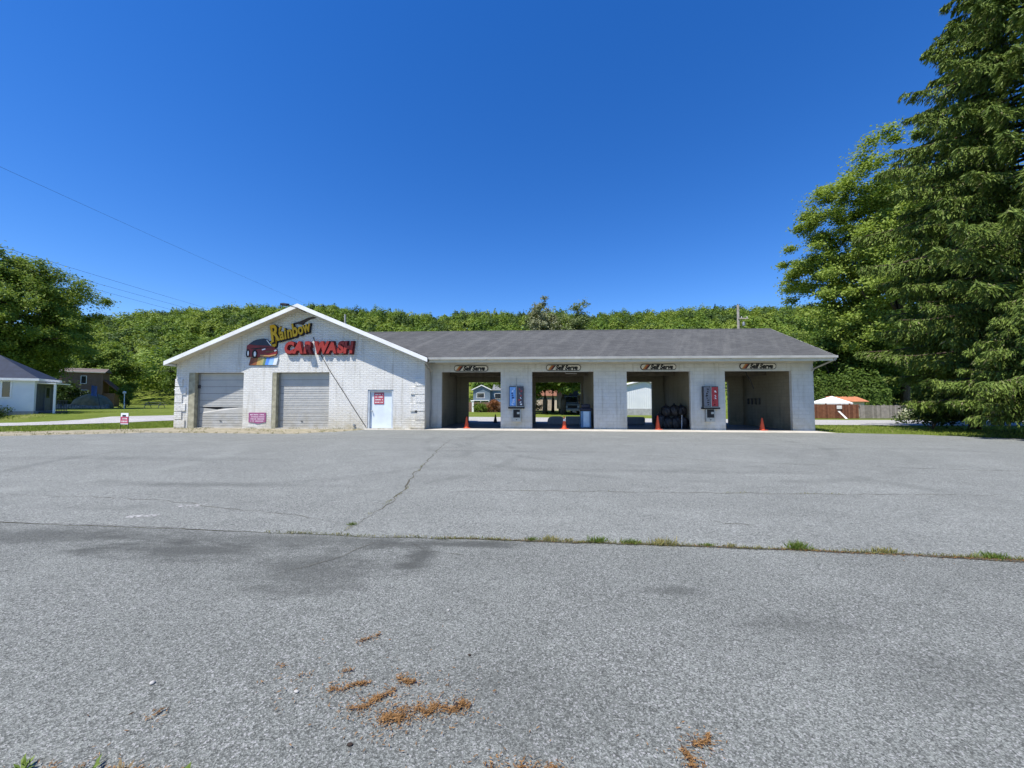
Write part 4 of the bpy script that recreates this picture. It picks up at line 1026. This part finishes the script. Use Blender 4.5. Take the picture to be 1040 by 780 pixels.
# utility pole behind the roof
up = empty('utility_pole', (21.4, 40.2, gz(21, 40)), 0, 'grey wooden utility pole rising behind the shingle roof', 'utility pole')
m = MB(); m.tube([(0, 0, -.3), (0, 0, 11.6)], [.16, .12], 8); m.build('pole', M('grey_pole_wood', (.30, .28, .25), .9, .25, 5), up)
MB().box(-.08, .9, -.1, -.18, 10.1, 10.22).build('cross_arm', PALEW, up)
MB().lathe([(.10, 0), (.13, .05), (.13, .35), (.08, .4)], 10, (.45, -.14, 9.4)).build('transformer', STEEL, up)
for x in (.25, .8): MB().lathe([(.03, 0), (.05, .06), (.03, .12)], 8, (x, -.14, 10.225)).build('insulator', WHTM, up)

# overhead wires
def wire(a, b, sag, r_, lab, group=None):
    a, b = Vector(a), Vector(b); m = MB(); n = 24
    m.tube([a.lerp(b, i / n) - Vector((0, 0, sag * 4 * (i / n) * (1 - i / n))) for i in range(n + 1)], r_, 5)
    tag(m.build('power_line', CABLE, top=True), lab, 'wire', group)
wire((-23.0, 4, 12.0), (-26.6, 64, 13.4), .35, .006, 'single overhead wire crossing the sky highest at the left')
wire((-33.7, 7.0, 11.75), (-46.4, 72, 15.0), .25, .011, 'uppermost of the three overhead wires running past the big left tree')
wire((-33.7, 7.0, 11.05), (-47.4, 72, 14.6), .25, .011, 'middle of the three overhead wires running past the big left tree')
wire((-33.7, 7.0, 10.75), (-48.4, 72, 13.9), .25, .011, 'lowest of the three overhead wires running past the big left tree')
wire((-80, 47, 6.4), (-24, 52, 5.6), .3, .016, 'low overhead wire crossing in front of the brick house and wooded bank')

# ================================================================== TREES AND PLANTS
LEAF_MAPLE = leaf_mat('light_maple_leaves', (.17, .245, .035), (.30, .37, .095), .35)
LEAF_DARK = leaf_mat('dark_maple_leaves', (.11, .18, .03), (.235, .305, .06), .3)
LEAF_MID = leaf_mat('mid_green_leaves', (.055, .10, .018), (.12, .18, .035), .3)
LEAF_FRESH = leaf_mat('fresh_green_leaves', (.08, .14, .02), (.16, .22, .04), .35)
LEAF_SHRUB = leaf_mat('shrub_leaves', (.03, .055, .016), (.06, .095, .025), .25)
NEEDLE = leaf_mat('spruce_needles', (.075, .120, .022), (.175, .235, .05), .12, (.16, .15, .08))
NEEDLE_Y = leaf_mat('yellowish_hemlock_needles', (.105, .170, .024), (.215, .285, .055), .15, (.16, .15, .07))

def tree(name, x, y, label, seed, **k):
    root = empty(name, (x, y, gz(x, y)), 0, label, 'tree', k.pop('group', None)); broadleaf(root, np.random.default_rng(seed), **k); return root
tree('maple_tree', 48.4, 52, 'tall pale green maple behind the right end of the building', 3, h=34, rx=11.4, rz=14.8, cz=19.4, K=560, L=430, cr=1.2, leaf=.16, mat=LEAF_MAPLE, bark=BARK, trunk_r=.5, limbs=26, flat=.62, low=-.75, shell=.35)
tree('maple_tree', -62.2, 42, 'big dark green maple rising behind the pale house at the left edge', 5, h=20, rx=7.4, rz=8.5, cz=11.0, K=460, L=420, cr=.95, leaf=.125, mat=LEAF_DARK, bark=BARK, trunk_r=.5, limbs=26, flat=.7, low=-.9, shell=.4)
tree('maple_tree', -51.5, 26.5, 'broad maple standing beyond the left edge, shading the navy roof', 6, h=16, rx=4.6, rz=4.6, cz=12.0, K=120, L=220, cr=1.1, leaf=.2, mat=LEAF_DARK, bark=BARK, trunk_r=.35, limbs=12, flat=.5, low=-.9, shell=.3)
# spruces at the right edge
sp_ = empty('spruce_tree', (27.6, 21.6, gz(27, 21)), 0, 'huge dark spruce filling the right edge, its top out of the frame', 'tree')
conifer(sp_, np.random.default_rng(28), 34, 9.6, 52, 9, NEEDLE, BARKD, .33, 1.6, .15, 1.55, .95, half=math.atan2(-21.6, -27.6), low0=.58, sub=11)
s2 = empty('hemlock_tree', (27.3, 25.0, gz(27, 25)), 0, 'yellowish green conifer standing left of the huge spruce', 'tree')
conifer(s2, np.random.default_rng(22), 16.5, 3.5, 26, 7, NEEDLE_Y, BARKD, .26, 3.4, .14, 1.7, .7, sub=10)
s3 = empty('hemlock_tree', (33.8, 29.5, gz(33, 29)), 0, 'young conifer behind the huge spruce and beside the maple', 'tree')
conifer(s3, np.random.default_rng(23), 19, 4.4, 26, 7, NEEDLE_Y, BARKD, .26, 3.4, .15, 1.5, .7, sub=10)
s4 = empty('spruce_tree', (22.8, 17.8, gz(22, 17)), 0, 'small low spruce on the grass edge, its boughs reaching the ground', 'tree')
conifer(s4, np.random.default_rng(24), 8.0, 3.2, 15, 8, NEEDLE, BARKD, .34, 1.3, .12, 2.0, .7, sub=9)

for i, (x, y, h, rr) in enumerate(((42.5, 54, 11, 5.0), (48, 58, 13, 5.2), (35, 60, 10, 4.6))):
    tree('broadleaf_tree', x, y, ('dark tree behind the hedge and shed', 'taller tree behind the grey fence, mostly hidden by the conifers', 'bushy tree behind the left end of the hedge')[i], 70 + i, h=h, rx=rr, rz=h * .46, cz=h * .52, K=120, L=260, cr=1.1, leaf=.18, mat=LEAF_MID, bark=BARK, trunk_r=.26, limbs=8, flat=.6, low=-.9, shell=.5, group='trees behind the hedge')

# trees standing clear of the forest: left bank and behind the bays
bank = [(-67, 78, 13, 5.2, LEAF_FRESH, 'bright green tree on the left bank, nearest the brick house'),
        (-60, 72, 11.5, 4.6, LEAF_FRESH, 'rounded light green tree in the middle of the left bank'),
        (-53.5, 70, 10, 4.4, LEAF_MID, 'mid green tree on the left bank beside the building corner'),
        (-47, 66, 11, 4.4, LEAF_DARK, 'dark green tree on the left bank hidden partly by the building corner'),
        (-76, 84, 15, 5.5, LEAF_MID, 'tall mid green tree on the left bank behind the brick house'),
        (-58, 88, 17, 5.6, LEAF_MID, 'tallest tree at the back of the left bank'),
        (-84, 72, 12, 5.0, LEAF_DARK, 'dark tree behind the brick house and the big maple')]
for i, (x, y, h, rr, mt, lab) in enumerate(bank):
    tree('broadleaf_tree', x, y, lab, 40 + i, h=h, rx=rr, rz=h * .48, cz=h * .54, K=130, L=330, cr=1.15, leaf=.19, mat=mt, bark=BARK, trunk_r=.28, limbs=8, flat=.5, low=-.9, shell=.5, group='trees on the left bank')
back = [(1.9, 50, 9.5, 4.2, LEAF_FRESH, .32, 'tree with a dark straight trunk, leftmost seen through the second bay'),
        (3.4, 58, 10, 4.0, LEAF_FRESH, .22, 'thin trunked tree in front of the cream garage'),
        (4.1, 48.5, 9.5, 3.6, LEAF_FRESH, .36, 'pale trunked tree beside the parked truck'),
        (7.4, 56, 11, 4.6, LEAF_DARK, .3, 'dark crowned tree over the parked truck'),
        (-1.2, 62, 9, 3.6, LEAF_FRESH, .2, 'bright tree left of the trunks behind the second bay')]
for i, (x, y, h, rr, mt, tr_, lab) in enumerate(back):
    tree('broadleaf_tree', x, y, lab, 60 + i, h=h, rx=rr, rz=h * .36, cz=h * .62, K=90, L=240, cr=1.1, leaf=.17, mat=mt, bark=BARK, trunk_r=tr_, limbs=8, flat=.5, low=-.9, shell=.45, group='trees behind the bays')
# two taller trees breaking the ridge line, and the right hand tree by the pole
for i, (x, y, h, rr, mt, lab) in enumerate(((3.4, 105, 30.2, 4.6, leaf_mat('grey_green_leaves', (.17, .185, .11), (.30, .31, .20), .25), 'grey green half bare tree standing above the ridge line behind the roof'),
                                            (11.8, 105, 29.2, 4.6, leaf_mat('dull_green_leaves', (.11, .15, .06), (.20, .24, .10), .25), 'dull green tree next to the half bare one behind the roof'))):
    tree('broadleaf_tree', x, y, lab, 80 + i, h=h, rx=rr, rz=h * .42, cz=h * .58, K=120, L=150, cr=1.2, leaf=.26, mat=mt, bark=BARK, trunk_r=.35, limbs=24, flat=.8, low=-.8, shell=.3)

# hedge: clipped evergreens in a row, leaves all over a bulging body
def hedge():
    root = empty('hedge', (34, 48.2, gz(34, 48)), 0, 'tall dense green hedge behind the fence and shed', 'hedge')
    r = np.random.default_rng(9); P = []; Nn = []
    for k in range(9):
        cx = -5 + k * 1.55; hh = 5.0 + .35 * math.sin(k * 1.9); n = 2600
        u = unit(r.normal(size=(n, 3))); ok = u[:, 2] > -.2; u = u[ok]
        b = 1 + .10 * np.sin(u[:, 0] * 9 + k) + .08 * np.sin(u[:, 2] * 13)
        p = u * b[:, None] * np.array([1.15, 1.2, 2.7]) * r.uniform(.86, 1.03, len(u))[:, None]; p[:, 2] += hh - 2.7
        P.append(p + np.array([cx, 0, 0])); Nn.append(unit(u * np.array([1, 1, .5]) + r.normal(size=u.shape) * .55))
        q = np.stack([cx + r.uniform(-1, 1, 900), r.choice([-1., 1.], 900) * r.uniform(1.0, 1.2, 900), r.uniform(0, hh - 2, 900)], 1); P.append(q)
        Nn.append(unit(np.stack([r.normal(size=900) * .4, q[:, 1], r.normal(size=900) * .4 + .2], 1)))
    P = np.concatenate(P); Nn = np.concatenate(Nn); T, B = frames(Nn, r); s = r.uniform(.10, .2, len(P))[:, None]
    quads('foliage', P, T * s, B * s * .6, LEAF_MID, root)
    m = MB()
    for k in range(9): m.tube([(-5 + k * 1.55, 0, -.2), (-5 + k * 1.55, 0, 3.6)], [.12, .05], 6)
    m.build('stems', BARK, root)
hedge()
def shrub(x, y, w, h, mat, label, seed, name='shrub', cat='shrub', n=1500, leaf=.07, group=None):
    root = empty(name, (x, y, gz(x, y)), 0, label, cat, group); r = np.random.default_rng(seed)
    P, Nn, cc = crown_points(r, w / 2, h / 2, 36, n // 36, w * .16, .8, -.9, .35); P[:, 2] += h * .5
    P = P[P[:, 2] > .02]; Nn = unit(r.normal(size=P.shape) + np.array([0, 0, .8])); T, B = frames(Nn, r); s = (leaf * r.uniform(.6, 1.3, len(P)))[:, None]
    quads('foliage', P, T * s, B * s * .55, mat, root)
    m = MB()
    for c in cc[:10]: m.tube([(0, 0, -.05), (c[0] * .4, c[1] * .4, h * .3), (c[0], c[1], c[2] + h * .5)], [.03, .02, .006], 4, caps=False)
    m.build('stems', BARK, root)
shrub(-39.7, 26.1, 2.2, .95, LEAF_SHRUB, 'dark low shrub under the window of the pale house', 90, n=2600)
shrub(-41.2, 25.2, 2.0, 1.2, LEAF_SHRUB, 'dark shrub at the very left edge before the pale house', 91, n=2200)
shrub(-72.5, 56.5, 4.0, 4.2, LEAF_SHRUB, 'large dark round shrub hiding the lower left of the brick house', 92, n=5200, leaf=.16)
shrub(34.6, 36.9, 1.3, .9, leaf_mat('white_blossom', (.45, .48, .30), (.70, .70, .58), .3), 'pale flowering shrub in front of the grey fence', 93, n=1800)
shrub(-7.2, 56.6, 2.6, 1.3, LEAF_FRESH, 'light green shrub before the brick garden wall', 94, n=1800, leaf=.1)
shrub(-5.4, 56.4, 2.2, 1.8, leaf_mat('reddish_leaves', (.16, .06, .03), (.30, .14, .06), .3), 'rusty leaved bush before the brick garden wall', 95, n=1600, leaf=.1)
shrub(-54.8, 49.6, 1.6, 2.9, LEAF_FRESH, 'slim light green bush by the garden post', 96, n=1800, leaf=.11)
shrub(0.4, 55, 2.6, 2.0, LEAF_SHRUB, 'dark bush left of the trunks behind the second bay', 97, n=1800, leaf=.12)
shrub(24.4, 24.6, 2.6, 2.0, LEAF_SHRUB, 'dark undergrowth bush beneath the huge spruce', 98, n=3000, leaf=.09)

# the wooded hill: one far-off mass
def forest():
    r = np.random.default_rng(77); P = []; Nn = []; S_ = []; grp = []
    spots = []
    for y in np.arange(96, 330, 6.8):
        w = 1.2 * y + 15
        for x in np.arange(-w - 20, w * .9, 6.6):
            xx = x + r.uniform(-2.8, 2.8); yy = y + r.uniform(-2.6, 2.6)
            if yy < 124 and xx > -78: continue
            if math.degrees(math.atan2(xx, yy)) > 46: continue
            # leave out trees whose tops stay far below the roof line of the building in front
            if -41 < math.degrees(math.atan2(xx, yy)) < 36 and (gz(xx, yy) + 8) / yy < .115 and abs(xx) > 24: continue
            spots.append((xx, yy))
    for xx, yy in spots:
        h = r.uniform(8.5, 14) * (1.2 if r.random() < .08 else 1); rx = r.uniform(2.8, 5.2); n = 620 if yy < 170 else 400
        gzz = gz(xx, yy)
        con = r.random() < .012
        d = unit(r.normal(size=(n, 3))); d[:, 2] = np.abs(d[:, 2]) - .25 * (r.uniform(size=n) < .5)
        d = unit(d)
        lump = 1 + .18 * np.sin(d[:, 0] * 6 + r.uniform(0, 6)) + .16 * np.sin(d[:, 1] * 6 + d[:, 2] * 5 + r.uniform(0, 6))
        p = d * (r.uniform(.82, 1.03, n) * lump)[:, None] * np.array([rx, rx, h * .42])
        if con: p[:, :2] *= (np.clip(1.05 - (p[:, 2] / (h * .42) + .3) / 1.35, .08, 1))[:, None]
        P.append(p + np.array([xx, yy, gzz + h * .58])); Nn.append(unit(d * .9 + np.array([0, 0, .4]) + r.normal(size=d.shape) * .42))
        S_.append(r.uniform(.3, .62, n) * (.75 if yy < 170 else 1.05)); grp.append(np.full(n, int(4 * r.random()) if not con else 4))
    P = np.concatenate(P); Nn = np.concatenate(Nn); S_ = np.concatenate(S_)[:, None]; grp = np.concatenate(grp)
    T, B = frames(Nn, r)
    o = quads('wooded_hillside', P, T * S_, B * S_ * .75, leaf_mat('forest_a', (.08, .145, .022), (.16, .235, .042), .25))
    for a, b, c in (('forest_b', (.11, .18, .026), (.21, .28, .05)), ('forest_c', (.048, .085, .024), (.09, .14, .035)), ('forest_d', (.14, .20, .03), (.24, .30, .06)), ('forest_conifer', (.018, .036, .014), (.04, .065, .022))):
        o.data.materials.append(leaf_mat(a, b, c, .25))
    o.data.polygons.foreach_set('material_index', grp.astype(np.int32))
    tag(o, 'green wooded hillside behind the car wash', 'forest', None, 'stuff')
forest()

# ---------------------------------------------------------------- grass, weeds, needles
def inside(px, py, poly):
    c = np.zeros(len(px), bool); n = len(poly)
    for i in range(n):
        x1, y1 = poly[i]; x2, y2 = poly[(i + 1) % n]
        k = ((y1 > py) != (y2 > py)) & (px < (x2 - x1) * (py - y1) / (y2 - y1 + 1e-12) + x1); c ^= k
    return c
def scatter(r, poly, n):
    a = np.array(poly); lo = a.min(0); hi = a.max(0); p = r.uniform(lo, hi, (n * 3, 2)); return p[inside(p[:, 0], p[:, 1], poly)][:n]
def blades(name, pts, r, hmin, hmax, wid, mat, lean=.35, dz=0.):
    n = len(pts); z = np.array([gz(x, y) for x, y in pts]) + dz
    h = r.uniform(hmin, hmax, n); d = np.stack([r.normal(size=n) * lean, r.normal(size=n) * lean, np.ones(n)], 1); d = unit(d)
    C = np.stack([pts[:, 0], pts[:, 1], z], 1) + d * (h * .5)[:, None]
    sd = unit(np.stack([r.normal(size=n), r.normal(size=n), np.zeros(n)], 1)) * (wid * r.uniform(.6, 1.3, n))[:, None]
    return quads(name, C, d * (h * .52)[:, None], sd, mat)
BLADE = leaf_mat('grass_blades', (.15, .21, .028), (.25, .31, .06), .3, (.30, .27, .12))
DRYB = leaf_mat('weedy_blades', (.10, .125, .03), (.24, .21, .09), .25)
r = np.random.default_rng(31)
lawn = [(-31.5, 14.2), (-28.5, 16.4), (-22.6, 19.8), (-20.7, 21.6), (-20.9, 28.0), (-26, 26.2), (-30.6, 20.9), (-34, 16)]
pts = np.concatenate([scatter(r, lawn, 15000), scatter(r, [(-47, 20.4), (-39, 20), (-36, 27), (-38, 36), (-41, 30)], 5000),
                      scatter(r, [(16, 21.2), (19, 20.5), (24.6, 17.2), (32, 15), (40, 27), (24, 28), (16, 28)], 15000)])
tag(blades('grass', pts, r, .05, .14, .012, BLADE, .4, -.03), 'short lawn grass beside the lot and street', 'grass', None, 'stuff')
gpts = scatter(r, grav + [(-20.3, 21.1), (-9.4, 21.05), (-9.4, 20.0)] + edge_l[::-1], 4500)
k = np.array([math.sin(x * 1.7 + 2 * math.sin(y * 1.3)) + .8 * math.sin(y * 3.1 + x * .6) for x, y in gpts]); gpts = gpts[k > .35]
# weeds along walls and the ragged lot edge
ew = np.array([(x + r.normal() * .06, y + r.normal() * .07) for x, y in edge_l for _ in range(16)])
ww = np.stack([r.uniform(-20.2, -5.9, 900), 21.02 - np.abs(r.normal(size=900)) * .06], 1); ww = ww[(np.sin(ww[:, 0] * 2.3) + np.sin(ww[:, 0] * 5.1)) > .5]
tag(blades('strip_weeds', np.concatenate([gpts, ew, ww]), r, .03, .12, .008, DRYB, .5), 'sparse weeds in the gravel strip before the roller doors', 'weeds', None, 'stuff')
# seam weeds: low growth all along the joint and cracks
sm = np.array(SEAM); sm = sm[(sm[:, 0] > -3.2) & (sm[:, 0] < 9)]
seg = []
for i in range(len(sm) - 1):
    dens = 120 if sm[i, 0] > -.9 else 85
    dens = int(dens * (.35 + 1.1 * abs(math.sin(i * 1.7) * math.sin(i * .43 + 1))))
    t = r.uniform(0, 1, dens)[:, None]; seg.append(sm[i] * (1 - t) + sm[i + 1] * t + r.normal(size=(dens, 2)) * np.array([.02, .014]))
seg = np.concatenate(seg)
ck = []
for (a, b, n) in (((-2.24, 4.62), (-2.2, 6.7), 220), ((-2.2, 6.7), (-2.7, 9.8), 160), ((3.4, 6.93), (5.5, 6.97), 130), ((-.3, 6.85), (1.5, 6.9), 30)):
    t = r.uniform(0, 1, n); t = t[(np.sin(t * 23) + np.sin(t * 9 + 1)) > .2][:, None]; ck.append(np.array(a) * (1 - t) + np.array(b) * t + r.normal(size=(len(t), 2)) * .018)
tag(blades('seam_weeds', np.concatenate([seg] + ck), r, .012, .05, .0035, DRYB, .8, .004), 'low weeds growing along the asphalt seam and cracks', 'weeds', None, 'stuff')
def tuft(x, y, w, h, n, mat, label, seed, group='grass tufts along the asphalt seam'):
    r = np.random.default_rng(seed); root_z = gz(x, y) + .004
    d = unit(np.stack([r.normal(size=n) * .55, r.normal(size=n) * .4, np.full(n, .9)], 1)); b = np.stack([r.normal(size=n) * w * .4, r.normal(size=n) * w * .16, np.zeros(n)], 1)
    L = h * r.uniform(.4, 1.1, n); C = b + d * (L * .5)[:, None]; sd = unit(np.cross(d, r.normal(size=d.shape))) * (r.uniform(.0022, .0045, n))[:, None]
    o = quads('grass_tuft', C, d * (L * .52)[:, None], sd, mat); o.location = (x, y, root_z); tag(o, label, 'grass tuft', group)
GT = leaf_mat('tuft_blades_green', (.08, .14, .02), (.17, .22, .05), .3, (.32, .28, .12))
YT = leaf_mat('tuft_blades_straw', (.16, .17, .05), (.34, .29, .13), .3)
for i, (x, y, w, h, n, mt, lab) in enumerate((
        (.02, 4.45, .10, .05, 90, GT, 'small green tuft at the left end of the weedy seam, left of the double clump'),
        (.23, 4.45, .13, .07, 150, YT, 'yellowish tuft, the left one of the seam, right beside a small green one'),
        (.42, 4.44, .07, .05, 60, YT, 'tiny straw tuft just right of the yellowish pair on the seam'),
        (.74, 4.44, .16, .08, 190, GT, 'green spreading tuft on the seam below the second bay'),
        (1.12, 4.42, .16, .06, 170, GT, 'flat bright green tuft on the seam below the second bay cone'),
        (1.47, 4.41, .20, .08, 240, YT, 'wide straw coloured tuft mid seam'),
        (1.95, 4.39, .08, .04, 90, GT, 'low green sprig on the seam, right of the wide straw tuft'),
        (2.19, 4.38, .07, .05, 50, YT, 'thin straw sprig on the seam between two green tufts'),
        (2.88, 4.35, .15, .10, 240, GT, 'tallest green tuft on the seam, under the red dispenser'),
        (3.72, 4.30, .15, .07, 170, YT, 'straw tuft in the long dry stretch of the seam at the right'),
        (4.72, 4.22, .17, .07, 210, GT, 'rightmost green tuft on the seam before the bare end'),
        (-2.25, 4.85, .08, .05, 80, GT, 'lone tuft where the long crack meets the seam'))):
    tuft(x, y, w, h, n, mt, lab, 200 + i)
# leafy weeds at the very bottom left
WEED = leaf_mat('broad_weed_leaves', (.10, .16, .03), (.20, .27, .07), .3); WEEDB = leaf_mat('brown_weed_leaves', (.16, .10, .05), (.34, .27, .15), .3)
def leafy(x, y, n, L, mat, label, seed):
    r = np.random.default_rng(seed); a = r.uniform(0, 6.28, n); e = r.uniform(.25, 1.2, n); d = np.stack([np.cos(a) * np.cos(e), np.sin(a) * np.cos(e), np.sin(e)], 1); l = L * r.uniform(.5, 1, n)
    C = d * (l * .55)[:, None] + np.stack([r.normal(size=n) * .012, r.normal(size=n) * .012, r.uniform(0, .02, n)], 1); sd = unit(np.cross(d, np.array([0, 0, 1.]) + r.normal(size=d.shape) * .2))
    o = quads('leafy_weed', C, d * (l * .5)[:, None], sd * (l * .16)[:, None], mat); o.location = (x, y, gz(x, y) + .004); tag(o, label, 'weed', 'weeds at the near edge of the asphalt')
leafy(-2.15, 1.60, 22, .05, WEED, 'bright leafy weed in the bottom left corner', 1)
leafy(-1.86, 1.60, 12, .05, WEED, 'thin upright weed next to the brown one at the bottom edge', 2)
leafy(-1.72, 1.60, 22, .045, WEEDB, 'dry brown leafy weed at the bottom edge', 3)
leafy(-1.45, 1.605, 20, .045, WEED, 'green weed right of the brown one at the bottom edge', 4)
# drifts of fallen needles: one mass nobody could count
NEED = leaf_mat('fallen_orange_needles', (.15, .078, .028), (.30, .17, .07), .1, (.08, .045, .025))
drifts = [([(-.70, 1.935), (-.60, 1.99), (-.45, 2.03), (-.30, 2.06)], .040, 950), ([(-.72, 1.945), (-.66, 1.95)], .035, 420), ([(-.92, 1.99), (-.82, 2.06), (-.75, 2.13)], .022, 420), ([(-1.10, 2.11), (-1.0, 2.15), (-.90, 2.19)], .020, 260), ([(-.75, 2.22), (-.66, 2.20)], .022, 220),
          ([(-1.14, 2.52), (-1.02, 2.62)], .016, 110), ([(-1.10, 2.26), (-1.04, 2.27)], .015, 50), ([(-1.32, 2.2), (-1.3, 2.22)], .02, 26), ([(-1.5, 2.28), (-1.45, 2.30)], .02, 24), ([(-1.9, 1.9), (-1.85, 1.93)], .03, 50),
          ([(.68, 1.72), (.71, 1.83)], .025, 330), ([(.76, 1.87), (.83, 1.93)], .022, 230), ([(-.22, 1.69), (.02, 1.72), (.2, 1.69)], .03, 520), ([(.2, 1.60), (.7, 1.62)], .02, 200), ([(-2.1, 1.62), (-1.4, 1.62)], .03, 160), ([(2.6, 4.33), (4.9, 4.16), (5.6, 4.12)], .02, 900), ([(-.4, 4.44), (2.4, 4.36)], .015, 420),
          ([(-1.0, 4.47), (-.4, 4.45)], .015, 80), ([(4.9, 4.16), (9, 3.86)], .03, 1500), ([(-1.5, 2.1), (-.3, 2.2)], .16, 110)]
Cn = []
for path, w, n in drifts:
    p = np.array(path); L = np.linalg.norm(np.diff(p, axis=0), axis=1); t = r.uniform(0, L.sum(), n); cum = np.concatenate([[0], np.cumsum(L)])
    i = np.clip(np.searchsorted(cum, t) - 1, 0, len(L) - 1); u = ((t - cum[i]) / L[i])[:, None]; q = p[i] * (1 - u) + p[i + 1] * u
    k_ = (1.15 - .8 * t / L.sum()) * (.3 + .7 * np.abs(np.sin(t * 31 + w * 900) * np.sin(t * 67))) * r.gamma(1.1, .95, n) * 1.75
    q = q + np.stack([np.sin(t * 40 + w * 500), np.cos(t * 53 + w * 300)], 1) * w * .5
    Cn.append(q + r.normal(size=(n, 2)) * (w * k_)[:, None])
Cn = np.concatenate(Cn); n = len(Cn); a = r.uniform(0, 6.28, n)
C3 = np.stack([Cn[:, 0], Cn[:, 1], np.array([gz(x, y) for x, y in Cn]) + .006 + r.uniform(0, .012, n)], 1)
d = np.stack([np.cos(a), np.sin(a), r.normal(size=n) * .15], 1); sd = np.stack([-np.sin(a), np.cos(a), r.normal(size=n) * .5], 1)
o = quads('fallen_needles', C3, d * r.uniform(.006, .014, n)[:, None], sd * .0022, NEED); tag(o, 'orange brown drifts of fallen needles on the near asphalt', 'needles', None, 'stuff')
for i, (x, y, s, c_, lab) in enumerate(((-2.11, 2.12, .013, (.36, .35, .33), 'pale pebble alone on the asphalt at the left'), (-1.27, 2.10, .011, (.42, .39, .33), 'pale pebble beside the orange needle drifts'),
                                        (-.385, 2.045, .016, (.03, .02, .015), 'dark cone scale on the tail of the largest needle drift'), (-.83, 1.80, .010, (.03, .025, .02), 'small dark chip below the largest needle drift'),
                                        (-.38, 2.45, .008, (.04, .035, .03), 'tiny dark chip on bare asphalt above the needle drifts'), (-.62, 2.95, .009, (.42, .41, .38), 'pale chip on bare asphalt, farthest from the needle drifts'))):
    blob_mesh('pebble', (x, y, gz(x, y) + .004), s * 1.3, s, s * .8, 300 + i, M('pebble_%s' % ('pale' if c_[0] > .3 else 'dark'), c_, .8), lab, 'pebble', 'pebbles on the near asphalt', .2, 2)
